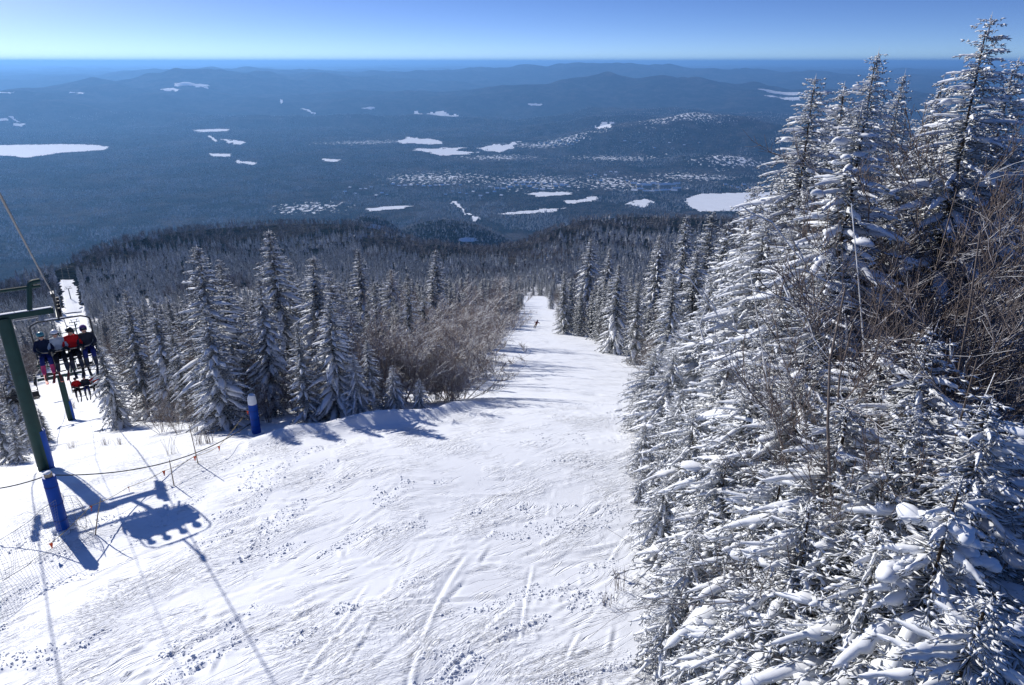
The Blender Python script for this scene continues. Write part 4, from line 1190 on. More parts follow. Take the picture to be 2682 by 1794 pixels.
br = perlin(x / 70, y / 45, 97) + top > .42
z = height(x, y) - .3
scatter('far_spruce_woods', 'far spruce woods on the shoulder of the mountain', 'woods', np.stack([x, y, z], -1)[~br], g.uniform(.55, 1.05, (~br).sum()), P_FAR)
scatter('far_bare_woods', 'far brown leafless woods along the top of the shoulder', 'woods', np.stack([x, y, z], -1)[br], g.uniform(.8, 1.2, br.sum()), P_FARB)
g = np.random.default_rng(9)
rr = g.uniform(1150, 1900, 6000); aa = np.radians(g.uniform(-14, 3, 6000))
x, y = rr * np.sin(aa), rr * np.cos(aa)
scatter('knoll_woods', 'dark woods on the knoll in the hollow', 'woods', np.stack([x, y, height(x, y) - .3], -1), g.uniform(.5, 1.0, 6000), P_FAR)
nv = 85000
rr = 2500 * (8200 / 2500) ** g.random(nv); aa = np.radians(g.uniform(-41, 38, nv))
x, y = rr * np.sin(aa), rr * np.cos(aa)
ok = perlin(x / 160, y / 160, 99) + .5 * perlin(x / 45, y / 45, 100) > -.30 + .45 * open_mask(x, y)
for G in FIELD_G: ok &= ~inside(list(map(tuple, G)), x, y)
x, y = x[ok], y[ok]
br = perlin(x / 520, y / 420, 101) + .3 * perlin(x / 150, y / 150, 102) > .08
zz_ = height(x, y) - .3
scatter('valley_conifers', 'dark conifer woods of the valley floor', 'woods', np.stack([x, y, zz_], -1)[~br], g.uniform(.8, 1.6, (~br).sum()), P_FAR)
scatter('valley_hardwoods', 'grey leafless woods of the valley floor', 'woods', np.stack([x, y, zz_], -1)[br], g.uniform(1.0, 1.7, br.sum()), P_FARB)

# ------------------------------------------------------------------ made things: a small mesh collector
class MB:
    def __init__(self): self.V, self.F = [], []
    def add(self, V, F):
        o = len(self.V)
        self.V += [tuple(map(float, v)) for v in V]; self.F += [tuple(int(i) + o for i in f) for f in F]
        return self
    def box(self, c, s, rz=0.0, rx=0.0, ch=0.0):
        bm = bmesh.new(); bmesh.ops.create_cube(bm, size=1.0)
        for v in bm.verts: v.co = Vector((v.co.x * s[0], v.co.y * s[1], v.co.z * s[2]))
        if ch > 0: bmesh.ops.bevel(bm, geom=list(bm.edges), offset=ch, segments=2, affect='EDGES', profile=.6)
        mt = Matrix.Translation(c) @ Matrix.Rotation(rz, 4, 'Z') @ Matrix.Rotation(rx, 4, 'X')
        bm.transform(mt); bm.verts.index_update()
        self.add([v.co for v in bm.verts], [[v.index for v in f.verts] for f in bm.faces]); bm.free()
        return self
    def path(self, pts, r, sides=8, closed=False):
        P = [Vector(p) for p in pts]; n = len(P)
        rs = r if isinstance(r, (list, tuple)) else [r] * n
        V, F = [], []
        u = None
        for i, p in enumerate(P):
            d = (P[min(i + 1, n - 1)] - P[max(i - 1, 0)])
            if d.length < 1e-9: d = Vector((0, 0, 1))
            d.normalize()
            if u is None:
                u = d.cross(Vector((0, 0, 1)) if abs(d.z) < .9 else Vector((1, 0, 0))).normalized()
            else:
                u = (u - d * u.dot(d)).normalized()
            w = d.cross(u)
            for k in range(sides):
                a = 2 * math.pi * k / sides
                V.append(p + (u * math.cos(a) + w * math.sin(a)) * rs[i])
        for i in range(n - 1):
            for k in range(sides):
                a, b = i * sides + k, i * sides + (k + 1) % sides
                F.append((a, b, b + sides, a + sides))
        F.append(tuple(range(sides))[::-1]); F.append(tuple((n - 1) * sides + k for k in range(sides)))
        return self.add(V, F)
    def build(self, name, mat, parent=None, smooth=False, loc=(0, 0, 0)):
        me = bpy.data.meshes.new(name)
        me.from_pydata(self.V, [], self.F); me.materials.append(mat)
        if smooth:
            me.polygons.foreach_set('use_smooth', np.ones(len(me.polygons), bool))
            bmm = bmesh.new(); bmm.from_mesh(me)
            for e in bmm.edges:
                if len(e.link_faces) == 2 and e.calc_face_angle(0) > .7: e.smooth = False
            bmesh.ops.recalc_face_normals(bmm, faces=bmm.faces)
            bmm.to_mesh(me); bmm.free()
        me.update()
        return put(name, me, parent, loc)

def arc(pts, n=6):
    """round the corners of a polyline"""
    P = [Vector(p) for p in pts]; out = [P[0]]
    for i in range(1, len(P) - 1):
        a, b, c = P[i - 1], P[i], P[i + 1]
        k = min((a - b).length, (c - b).length) * .45
        p, q = b + (a - b).normalized() * k, b + (c - b).normalized() * k
        for j in range(n + 1):
            t = j / n
            out.append(p * (1 - t) ** 2 + b * 2 * t * (1 - t) + q * t * t)
    out.append(P[-1])
    return out

def hz(x, y): return float(height(np.array(float(x)), np.array(float(y))))
def copy_tree(o, parent=None):
    c = o.copy(); COL.objects.link(c)
    if parent is not None: c.parent = parent
    for ch in list(o.children): copy_tree(ch, c)
    return c

# ------------------------------------------------------------------ chair lift
LIFT_RZ = R_(-LIFT_AZ)           # local +Y points down the lift line
def tower(s, h, label, pad=True):
    x, y = T1 + LD * s
    z = hz(x, y)
    t = empty('lift_tower', (x, y, z - .3), LIFT_RZ)
    tag(t, label, 'lift tower', 'chairlift towers')
    h = h + .3
    MB().path([(0, 0, 0), (0, 0, h * .5), (0, 0, h)], [.235, .225, .215], 20).build('mast', M['green'], t, True)
    MB().path([(0, 0, .25), (0, 0, .37)], .46, 20).build('base_flange', M['steel'], t, True)
    MB().box((0, 0, h + .02), (3.0, .22, .20), 0, 0, .02).build('crossarm', M['green'], t)
    MB().box((0, 0, h + .135), (2.9, .16, .03), 0, 0, 0.01).build('snow_on_arm', M['lump'], t)
    MB().path([(-1.3, 0, h + .95), (1.3, 0, h + .95)], .06, 8).build('lifting_beam', M['green'], t, True)
    for k in (-1, 1):
        MB().path(arc([(k * .80, 0, h + .1), (k * 1.0, 0, h + 1.12), (k * 1.32, 0, h + 1.14)]), .085, 8).build('lifting_frame', M['green'], t, True)
        MB().path([(k * 1.0, .14, h - .18), (k * .3, .14, h - .18)], .05, 8).build('work_rail', M['steel'], t, True)
        st = MB().box((k * 1.60, 0, h - .06), (.10, 1.9, .14), 0, 0, .02).build('sheave_train', M['green'], t)
        for q in (-.72, -.24, .24, .72):
            w = MB()
            w.path([(k * 1.67 - .06, q, h + .08), (k * 1.67 + .06, q, h + .08)], .19, 16)
            w.build('sheave_wheel', M['black'], st, True)
            MB().path([(k * 1.67 - .075, q, h + .08), (k * 1.67 + .075, q, h + .08)], .06, 10).build('sheave_hub', M['steel'], st, True)
    ld = MB()
    for k in (-.18, .18): ld.path([(k, .46, .8), (k, .46, h)], .022, 6)
    z0 = 1.0
    while z0 < h: ld.path([(-.18, .46, z0), (.18, .46, z0)], .014, 6); z0 += .33
    ld.build('ladder', M['steel'], t, True)
    if pad:
        m = MB().path([(.09, .04, .4), (.09, .04, 2.0)], .225, 20)
        m.build('pad', M['pad'], t, True)
    return z - .3 + h + .28       # level of the cable
TOW = [(-34, 9.0), (0, 6.15), (33, 3.9), (92, 6.0), (180, 6.5), (290, 6.5), (420, 6.5)]
LABS = {0: 'nearest green lift tower with its cross arm at the picture edge', 33: 'second lift tower below the riders on the chair', 92: 'third lift tower down the white lift cut', 180: 'fourth lift tower, small in the lift cut', 290: 'fifth lift tower, tiny in the lift cut', 420: 'last lift tower near the end of the lift cut'}
CABLE = []
for s, h in TOW:
    if s < 0: CABLE.append((s, 4.8)); continue
    CABLE.append((s, tower(s, h, LABS[s], s < 60)))
CABLE.append((540, hz(*(T1 + LD * 540)) + 5))
cs, cz = [c[0] for c in CABLE], [c[1] for c in CABLE]
def cable_z(s):
    z = np.interp(s, cs, cz)
    i = int(np.clip(np.searchsorted(cs, s) - 1, 0, len(cs) - 2)); f = (s - cs[i]) / (cs[i + 1] - cs[i])
    return float(z - 4 * f * (1 - f) * (cs[i + 1] - cs[i]) * .006)
for a, lab in ((1.67, 'uphill steel haul cable running over the right hand sheaves'), (-1.67, 'downhill steel haul cable over the left hand sheaves')):
    pts = []
    for s in np.concatenate([np.arange(-33, 60, 1.5), np.arange(60, 540, 8)]):
        p = T1 + LD * s + LR * a; pts.append((p[0], p[1], cable_z(s)))
    o = MB().path(pts, .018, 6).build('haul_cable', M['cable'], None, True)
    tag(o, lab, 'cable', 'haul cables')
pts = []
for s in np.arange(-33, 34, 1.5):
    p = T1 + LD * s + LR * .35; f = s / 33 if s > 0 else s / -33
    pts.append((p[0], p[1], cable_z(s) - .12 - .25 * 4 * f * (1 - f)))
o = MB().path(pts, .008, 6).build('signal_cable', M['cable'], None, True)
tag(o, 'thin signal cable clipped to the middle of the tower arms', 'cable')

M['chair_steel'] = plain('chair_steel', (.05, .055, .06), .45, .5, .2, 6)
M['chair_pad'] = plain('chair_pad', (.015, .016, .02), .7, 0, .2, 6)
M['bar'] = plain('bar_tan', (.30, .26, .20), .5, .2, .2, 6)
def make_chair():
    t = empty('lift_chair', (0, 0, 0))
    W = .97
    MB().box((0, .02, -.05), (1.88, .50, .09), 0, R_(6), .03).build('seat', M['chair_pad'], t)
    MB().box((0, -.30, .26), (1.88, .07, .46), 0, R_(12), .03).build('backrest', M['chair_pad'], t)
    fr = MB()
    for k in (-1, 1):
        fr.path(arc([(k * W, .30, -.12), (k * W, -.28, -.12), (k * W, -.40, .55), (k * W, -.22, 1.22), (k * (W - .28), -.18, 1.34)]), .030, 8)
    fr.path([(-W + .28, -.18, 1.34), (W - .28, -.18, 1.34)], .030, 8)
    fr.path([(-W, -.28, -.12), (W, -.28, -.12)], .026, 8); fr.path([(-W, .26, -.12), (W, .26, -.12)], .026, 8)
    fr.build('bail_frame', M['chair_steel'], t, True)
    MB().box((0, -.18, 1.385), (.9, .05, .03), 0, 0, .01).build('snow_on_frame', M['lump'], t)
    MB().path(arc([(0, -.18, 1.34), (0, -.18, 1.85), (0, -.02, 2.30)]), .040, 10).build('hanger', M['chair_steel'], t, True)
    g = MB().box((0, 0, 2.36), (.12, .42, .14), 0, 0, .02).build('grip', M['chair_steel'], t)
    MB().path([(-.05, -.10, 2.38), (.10, -.10, 2.38)], .05, 10).build('grip_spring', M['steel'], g, True)
    b = MB()
    b.path(arc([(-W + .05, -.34, .62), (-W + .05, .36, .30), (W - .05, .36, .30), (W - .05, -.34, .62)], 4), .022, 8)
    sb = b.build('safety_bar', M['bar'], t, True)
    for k in (-.48, .48):
        MB().path(arc([(k, .36, .30), (k, .42, -.15), (k, .50, -.45)]), .020, 8).build('footrest_post', M['bar'], sb, True)
        MB().path([(k - .32, .50, -.45), (k + .32, .50, -.45)], .022, 8).build('footrest', M['black'], sb, True)
    return t

# ------------------------------------------------------------------ people
def skin_person(name, J, E, mats, faces_mat, sub=2):
    """J: joint -> (x, y, z, radius); E: list of joint pairs; one continuous skin"""
    keys = list(J)
    me = bpy.data.meshes.new(name)
    me.from_pydata([J[k][:3] for k in keys], [(keys.index(a), keys.index(b)) for a, b in E], [])
    o = bpy.data.objects.new(name, me); COL.objects.link(o)
    md = o.modifiers.new('skin', 'SKIN'); md.use_smooth_shade = True
    for i, k in enumerate(keys):
        sv = me.skin_vertices[0].data[i]
        sv.radius = (J[k][3], J[k][3]); sv.use_root = (k == 'pelvis')
    s = o.modifiers.new('sub', 'SUBSURF'); s.levels = sub; s.render_levels = sub
    dg = bpy.context.evaluated_depsgraph_get(); dg.update()
    out = bpy.data.meshes.new_from_object(o.evaluated_get(dg))
    bpy.data.objects.remove(o); 
    out.name = name
    out.materials.clear()
    for m in mats: out.materials.append(m)
    pts = np.array([J[k][:3] for k in keys])
    for p in out.polygons:
        c = np.array(p.center)
        j = keys[int(np.argmin(((pts - c) ** 2).sum(1) / np.array([max(J[k][3], .03) for k in keys])))]
        p.material_index = faces_mat(j); p.use_smooth = True
    return out

def hand(J, E, side, wrist, fwd, down, out_):
    """palm, four unequal curled fingers and a thumb, gloved"""
    w = np.array(J[wrist][:3]); f, d, o = map(lambda v: np.array(v, float) / np.linalg.norm(v), (fwd, down, out_))
    palm = 'palm' + side
    J[palm] = (*(w + f * .075), .036); E.append((wrist, palm))
    for i, (off, L) in enumerate([(-.030, .075), (-.010, .085), (.010, .080), (.030, .065)]):
        a, b = f'fa{i}{side}', f'fb{i}{side}'
        p = w + f * (.075 + L * .55) + o * off + d * .008
        q = p + (f * .55 + d * .85) * L * .5
        J[a] = (*p, .0125); J[b] = (*q, .011); E += [(palm, a), (a, b)]
    t0 = w + f * .05 - o * .045; t1 = t0 + (f * .8 - o * .5 + d * .3) * .04
    J['ta' + side] = (*t0, .015); J['tb' + side] = (*t1, .0125); E += [(palm, 'ta' + side), ('ta' + side, 'tb' + side)]

M['face'] = plain('skin', (.55, .33, .25), .6, 0, .06)
M['glove'] = plain('black_glove', (.02, .02, .022), .7)
M['boot'] = plain('ski_boot', (.05, .05, .06), .4)
M['boot_pink'] = plain('pink_boot', (.60, .06, .16), .4)
M['lens'] = plain('goggle_lens', (.02, .02, .03), .15, 0, .05, 4, .6)
def cloth(name, col): return plain(name, col, .85, 0, .18, 7, .1)

def ski_mesh(col):
    m = MB()
    prof = [(-.80, .010, .0), (-.70, .040, .0), (0, .034, .008), (.62, .046, .0), (.80, .042, .03), (.88, .022, .075), (.91, .004, .09)]
    V, F = [], []
    for y, w, z in prof: V += [(-w, y, z), (w, y, z), (w, y, z + .016), (-w, y, z + .016)]
    for i in range(len(prof) - 1):
        a = 4 * i
        for k in range(4): F.append((a + k, a + (k + 1) % 4, a + 4 + (k + 1) % 4, a + 4 + k))
    F += [(3, 2, 1, 0), tuple(4 * (len(prof) - 1) + k for k in range(4))]
    m.add(V, F); return m
M['ski_red'] = plain('red_ski', (.70, .10, .04), .35)
M['ski_black'] = plain('black_ski', (.02, .02, .025), .35)
M['ski_white'] = plain('white_ski', (.7, .7, .7), .35)

def headgear(t, hx, hy, hz_, kind, mat):
    V, F = ICO2
    up = V[:, 2] > -.25
    if kind == 'helmet':
        m = MB(); W = V.copy(); W[:, 2] = np.maximum(W[:, 2], -.28)
        m.add(W * np.array([.128, .142, .128]) + np.array([hx, hy - .006, hz_ + .025]), F); m.build('helmet', mat, t, True)
    elif kind == 'hat':
        m = MB(); W = V.copy(); W[:, 2] = np.maximum(W[:, 2], -.18)
        m.add(W * np.array([.118, .130, .150]) + np.array([hx, hy - .008, hz_ + .03]), F); m.build('hat', mat, t, True)
        MB().add(V * .038 + np.array([hx, hy, hz_ + .20]), F).build('pompom', M['lump'], t, True)
    else:
        m = MB(); W = V.copy()
        W[:, 1] = np.where(W[:, 1] > .35, .35, W[:, 1])
        m.add(W * np.array([.132, .15, .15]) + np.array([hx, hy - .02, hz_ + .012]), F); m.build('hood', mat, t, True)
    g = MB()
    a = np.linspace(-1.15, 1.15, 9)
    V, F = [], []
    for z in (-.032, .036):
        for q in a: V.append((hx + .108 * math.sin(q), hy + .118 * math.cos(q), hz_ + .010 + z))
    for q in a: V.append((hx + .128 * math.sin(q), hy + .138 * math.cos(q), hz_ + .012))
    n = len(a)
    for i in range(n - 1):
        F += [(i, i + 1, 2 * n + i + 1, 2 * n + i), (2 * n + i, 2 * n + i + 1, n + i + 1, n + i)]
    g.add(V, F); g.build('goggles', M['lens'], t, True)

def seated(label, jacket, pants, gear, gear_mat, boots, ski, turn=0.0, group='riders on the lift'):
    h = (0.0 + .05 * turn, .06, .86)
    J = {'pelvis': (0, -.02, .13, .17), 'waist': (0, -.04, .32, .168), 'chest': (0, -.02, .50, .185), 'neck': (0, .02, .69, .075), 'head': (*h, .098), 'crown': (h[0], h[1] - .02, h[2] + .07, .085),
         'nose': (h[0] + .02 * turn, h[1] + .112, h[2] - .02, .014), 'chin': (h[0], h[1] + .05, h[2] - .075, .055)}
    E = [('pelvis', 'waist'), ('waist', 'chest'), ('chest', 'neck'), ('neck', 'head'), ('head', 'crown'), ('head', 'nose'), ('head', 'chin')]
    for sd, k in (('l', -1), ('r', 1)):
        J['sh' + sd] = (k * .20, -.02, .58, .098); J['el' + sd] = (k * .275, .10, .34, .076); J['wr' + sd] = (k * .17, .31, .31, .050)
        J['hip' + sd] = (k * .10, .06, .10, .115); J['kn' + sd] = (k * .125, .47, .10, .088); J['an' + sd] = (k * .14, .52, -.30, .078); J['to' + sd] = (k * .145, .70, -.40, .058); J['he' + sd] = (k * .14, .50, -.40, .062)
        E += [('chest', 'sh' + sd), ('sh' + sd, 'el' + sd), ('el' + sd, 'wr' + sd), ('pelvis', 'hip' + sd), ('hip' + sd, 'kn' + sd), ('kn' + sd, 'an' + sd), ('an' + sd, 'to' + sd), ('an' + sd, 'he' + sd)]
        hand(J, E, sd, 'wr' + sd, (-.15 * k, 1, .05), (0, .1, -1), (k, .1, 0))
    def fm(j):
        if j in ('head', 'nose', 'chin', 'crown'): return 2
        if j[:4] == 'palm' or j[:2] in ('fa', 'fb', 'ta', 'tb', 'wr'): return 3
        if j[:2] in ('to', 'he', 'an'): return 4
        if j[:2] in ('hi', 'kn') or j == 'pelvis': return 1
        return 0
    t = empty('person', (0, 0, 0)); tag(t, label, 'person', group)
    me = skin_person('body', J, E, [jacket, pants, M['face'], M['glove'], boots], fm)
    put('body', me, t)
    headgear(t, *h, gear, gear_mat)
    for k in (-1, 1):
        o = ski_mesh(None).build('ski', ski, t, True)
        o.location = (k * .145, .62, -.485); o.rotation_euler = (R_(-4), 0, R_(4 * k))
    return t

M['navy'] = cloth('navy_jacket', (.012, .018, .045)); M['ltgrey'] = cloth('pale_grey_jacket', (.42, .46, .50)); M['red'] = cloth('red_jacket', (.50, .012, .015)); M['dark'] = cloth('charcoal_jacket', (.03, .032, .045))
M['blackp'] = cloth('black_trousers', (.014, .014, .018)); M['bluep'] = cloth('blue_trousers', (.02, .03, .14))
M['teal'] = plain('teal_helmet', (.06, .22, .25), .35); M['white'] = plain('white_helmet', (.75, .76, .78), .35); M['blackh'] = plain('black_helmet', (.015, .015, .017), .3); M['purple'] = plain('purple_hat', (.10, .04, .20), .8)
M['tan'] = cloth('tan_trousers', (.25, .20, .15)); M['maroon'] = cloth('maroon_jacket', (.10, .015, .02))

chair0 = make_chair()
tag(chair0, 'lift chair carrying four riders beside the nearest green tower', 'lift chair', 'lift chairs')
def hang(ch, s, a, face_up):
    p = T1 + LD * s + LR * a
    ch.scale = (.86, .86, .86)
    ch.location = (p[0], p[1], cable_z(s) - 2.36 * .86)
    ch.rotation_euler = (0, 0, LIFT_RZ + (math.pi if face_up else 0))
    return ch
hang(chair0, -3.4, 1.67, True)
def ride(per, ch, x):
    per.location = ch.matrix_basis @ Vector((x, -.03, .0))
    per.rotation_euler = ch.rotation_euler; per.scale = (.88, .88, .88)
bpy.context.view_layer.update()
riders = [seated('rider in a navy jacket and teal helmet, next to the tower', M['navy'], M['bluep'], 'helmet', M['teal'], M['boot_pink'], M['ski_red']),
          seated('rider in a pale grey jacket with a white helmet', M['ltgrey'], M['blackp'], 'helmet', M['white'], M['boot'], M['ski_red'], .3),
          seated('rider in a bright red jacket and black helmet', M['red'], M['blackp'], 'helmet', M['blackh'], M['boot'], M['ski_black'], -.2),
          seated('rider in a dark jacket and purple hat at the outer end of the chair', M['dark'], M['bluep'], 'hood', M['purple'], M['boot'], M['ski_black'], .4)]
for r_, x_ in zip(riders, (.69, .24, -.23, -.70)): ride(r_, chair0, x_)
# the chair below, its riders small
c2 = hang(copy_tree(chair0), 23.0, 1.67, True); c2['label'] = 'lift chair with three riders just above the second tower'
bpy.context.view_layer.update()
for src, x_, lab in ((riders[2], .62, 'small rider in a red jacket at the tower end of the second chair'), (riders[3], 0, 'small dark clad rider in the middle of the second chair'), (riders[2], -.62, 'small rider in a red jacket at the outer end of the second chair')):
    q = copy_tree(src); q['label'] = lab; ride(q, c2, x_)
for s, a, up, lab in ((20.5, -1.67, False, 'empty descending chair behind the nearest tower'), (60, 1.67, True, 'empty chair climbing beyond the second tower'), (56, -1.67, False, 'empty descending chair beyond the second tower'), (112, 1.67, True, 'tiny empty chair beyond the third tower'), (105, -1.67, False, 'tiny descending chair beyond the third tower')):
    q = hang(copy_tree(chair0), s, a, up); q['label'] = lab

# ------------------------------------------------------------------ the skier on the piste
def skier(x, y, rz):
    t = empty('person', (x, y, hz(x, y) + .06), rz)
    tag(t, 'lone skier in a dark red jacket and tan trousers turning down the piste', 'person')
    J = {'pelvis': (-.10, -.10, .74, .16), 'waist': (-.02, 0, .90, .155), 'chest': (.06, .10, 1.10, .18), 'neck': (.12, .18, 1.27, .07), 'head': (.14, .24, 1.42, .098), 'crown': (.14, .23, 1.49, .085), 'nose': (.14, .35, 1.41, .014), 'chin': (.14, .29, 1.35, .055)}
    E = [('pelvis', 'waist'), ('waist', 'chest'), ('chest', 'neck'), ('neck', 'head'), ('head', 'crown'), ('head', 'nose'), ('head', 'chin')]
    for sd, k in (('l', -1), ('r', 1)):
        J['sh' + sd] = (.06 + k * .20, .10, 1.17, .092); J['el' + sd] = (.06 + k * .42, .18, .98 + (.10 if k < 0 else -.05), .070); J['wr' + sd] = (.06 + k * .50, .42, .92 + (.16 if k < 0 else -.08), .048)
        J['hip' + sd] = (-.10 + k * .10, -.06, .70, .110); J['kn' + sd] = (-.22 + k * .12, .16, .42, .085); J['an' + sd] = (-.34 + k * .13, -.02, .14, .075); J['to' + sd] = (-.34 + k * .13, .20, .06, .055)
        E += [('chest', 'sh' + sd), ('sh' + sd, 'el' + sd), ('el' + sd, 'wr' + sd), ('pelvis', 'hip' + sd), ('hip' + sd, 'kn' + sd), ('kn' + sd, 'an' + sd), ('an' + sd, 'to' + sd)]
        hand(J, E, sd, 'wr' + sd, (0, 1, -.1), (0, .1, -1), (k, 0, 0))
    def fm(j):
        if j in ('head', 'nose', 'chin', 'crown'): return 2
        if j[:4] == 'palm' or j[:2] in ('fa', 'fb', 'ta', 'tb', 'wr'): return 3
        if j[:2] in ('to', 'an'): return 4
        if j[:2] in ('hi', 'kn') or j == 'pelvis': return 1
        return 0
    put('body', skin_person('body', J, E, [M['maroon'], M['tan'], M['face'], M['glove'], M['boot']], fm), t)
    headgear(t, .14, .24, 1.42, 'helmet', M['blackh'])
    for k in (-1, 1):
        o = ski_mesh(None).build('ski', M['ski_black'], t, True); o.location = (-.34 + k * .13, .12, -.02); o.rotation_euler = (R_(-17), R_(14), 0)
        w = J['wr' + 'lr'[k > 0]]
        MB().path([(w[0], w[1] + .08, w[2] + .06), (w[0] + k * .12, w[1] - .45, w[2] - .85)], .010, 6).build('ski_pole', M['steel'], t, True)
    return t
p = hit(1228, 752, 60, 300)
skier(p[0], p[1], R_(-8))

# ------------------------------------------------------------------ padded posts, ropes, net and flags at the edge of the piste
def padded_post(px, py, h, rad, label, sleeve):
    p = hit(px, py, 8, 60)
    t = empty('padded_post', (p[0], p[1], hz(p[0], p[1])), .3)
    tag(t, label, 'post', 'blue padded posts')
    MB().path([(0, 0, -.3), (0, 0, h + .10)], rad * .62, 12).build('timber', M['wood'], t, True)
    pd = MB().path([(0, 0, .02), (0, 0, .05), (0, 0, h - .04), (0, 0, h)], [rad * .92, rad, rad, rad * .92], 20).build('pad', M['pad'], t, True)
    for z in (.35, h * .5, h - .30): MB().path([(0, 0, z), (0, 0, z + .03)], rad + .006, 20).build('strap', M['strap'], pd, True)
    MB().box((0, rad + .006, h * .5), (.03, .02, h - .1)).build('zip_flap', M['pad'], pd)
    if sleeve: MB().path([(0, 0, h - .02), (0, 0, h + .22), (.02, 0, h + .36)], [rad * .97, rad * .95, rad * .72], 16).build('white_sleeve', M['white'], t, True)
    else:
        V, F = lumps(np.array([[0, 0, h + .11]]), np.array([[rad * .6, rad * .6, .04]]), np.array([0.]), 3)
        MB().add(V, F).build('snow_cap', M['lump'], t, True)
    # snow packed round the foot
    V, F = lumps(np.array([[.08, .1, .0], [-.12, .04, .0], [.02, -.14, .0]]), np.array([[.22, .18, .07], [.20, .22, .06], [.24, .16, .06]]), np.array([0., 1., 2.]), 9)
    MB().add(V, F).build('packed_snow', M['lump'], t, True)
    return np.array([p[0], p[1], hz(p[0], p[1])])
M['strap'] = plain('blue_strap', (.002, .03, .20), .6)
A1 = padded_post(145, 1212, 1.72, .165, 'near blue padded post in front of the green lift tower', False)
A2 = padded_post(588, 992, 1.30, .17, 'farther blue padded post with a white cap at the edge of the wood', True)
def rope(name, a, b, sag, r, mat, label, cat='rope', n=40):
    pts = [(a[0] + (b[0] - a[0]) * f, a[1] + (b[1] - a[1]) * f, a[2] + (b[2] - a[2]) * f - sag * 4 * f * (1 - f)) for f in np.linspace(0, 1, n)]
    o = MB().path(pts, r, 6).build(name, mat, None, True)
    tag(o, label, cat, 'ropes along the piste edge'); return pts
top1 = A1 + np.array([0, 0, 1.76]); top2 = A2 + np.array([-.2, 0, .42])
rope('fence_rope', top1, top2, .62, .017, M['rope'], 'dark rope sagging between the two blue posts')
pl = hit(-140, 1205, 8, 60); rope('fence_rope', top1, np.array([pl[0], pl[1], pl[2] + 1.3]), .25, .017, M['rope'], 'dark rope running left from the near blue post')
fl = [(125, 1262), (215, 1174), (300, 1130), (380, 1092), (450, 1058), (505, 1034), (590, 960)]
line = [hit(px, py + 12, 8, 80) + np.array([0, 0, .42]) for px, py in fl]
line[-1] = A2 + np.array([-.26, .05, .95])
lp = []
for i in range(len(line) - 1):
    for f in np.linspace(0, 1, 8, endpoint=False): lp.append(line[i] * (1 - f) + line[i + 1] * f - np.array([0, 0, .05 * 4 * f * (1 - f)]))
lp.append(line[-1])
tag(MB().path(lp, .008, 5).build('flag_line', M['line'], None, True), 'thin yellow line carrying orange flags to the farther post', 'rope', 'ropes along the piste edge')
for i, p in enumerate(line):
    g = random.Random(40 + i)
    m = MB(); tw = g.uniform(-.5, .5); w, hh = .10, .16
    V = []
    for u in range(4):
        for v in range(4):
            q = v / 3
            V.append(((u / 3 - .5) * w * (1 - .75 * q), .03 * math.sin(3 * q + u) * q + tw * .05 * q, -hh * q))
    F = [(a * 4 + b, a * 4 + b + 1, a * 4 + b + 5, a * 4 + b + 4) for a in range(3) for b in range(3)]
    m.add(V, F); m.add([(x, y + .004, z) for x, y, z in V], [f[::-1] for f in F])
    o = m.build('warning_flag', M['flag'], None, True, p); o.rotation_euler = (0, 0, g.uniform(-.6, .6))
    tag(o, ['orange flag nearest the blue post at the net', 'second orange flag from the net', 'third orange flag from the net', 'orange flag beside the thin bamboo pole', 'orange flag past the bamboo pole', 'orange flag last before the farther post', 'orange flag tied to the farther blue post'][i], 'flag', 'orange warning flags')
def stake(px, py, h, lean, label):
    p = hit(px, py, 8, 60)
    o = MB().path([(0, 0, -.1), (lean * .5, 0, h * .5), (lean, 0, h)], [.018, .016, .012], 7).build('fence_stake', M['wood'], None, True, p)
    tag(o, label, 'stake', 'thin stakes of the fence'); return p
S1 = stake(216, 1222, 1.15, .42, 'thin leaning stake at the end of the net fence')
stake(454, 1063, 1.5, -.06, 'thin upright bamboo pole between the two blue posts')
stake(398, 1110, .9, .02, 'short stake beside the flag line')
def net(a, b, h0, h1, label, la=0.0, lb=0.0):
    a, b = np.array(a), np.array(b); L = np.linalg.norm((b - a)[:2]); n = int(L / .085)
    m = MB(); rows = 15
    dirv = (b - a)[:2] / L
    def P(f, q):
        xy = a[:2] + (b - a)[:2] * f + dirv * (la + (lb - la) * f) * q
        hh = (h0 + (h1 - h0) * f) * (1 - .16 * 4 * f * (1 - f))
        side = .10 * math.sin(f * 9) * math.sin(q * 3.1) + .05 * math.sin(f * 31 + q * 4)
        xy = xy + np.array([dirv[1], -dirv[0]]) * side
        return (xy[0], xy[1], hz(*(a[:2] + (b - a)[:2] * f)) + .02 + hh * q)
    for i in range(n + 1): m.path([P(i / n, q) for q in np.linspace(0, 1, 6)], .0032, 3)
    for j in range(rows + 1): m.path([P(f, j / rows) for f in np.linspace(0, 1, max(8, n // 4))], .0032 if 0 < j < rows else .008, 3)
    o = m.build('safety_net', M['net']); tag(o, label, 'net', 'safety nets')
Q0 = hit(-120, 1420, 8, 60); Q1 = hit(150, 1235, 8, 60)
net(Q1, Q0, 1.25, 1.25, 'orange line side safety net stretching left from the near blue post'.replace('orange line side ', 'grey '))
Q2 = hit(175, 1205, 8, 60)
net(S1, Q2 + (Q2 - S1) * 1.2, 1.05, 1.2, 'short grey safety net between the blue post and the leaning stake', .4, 0)

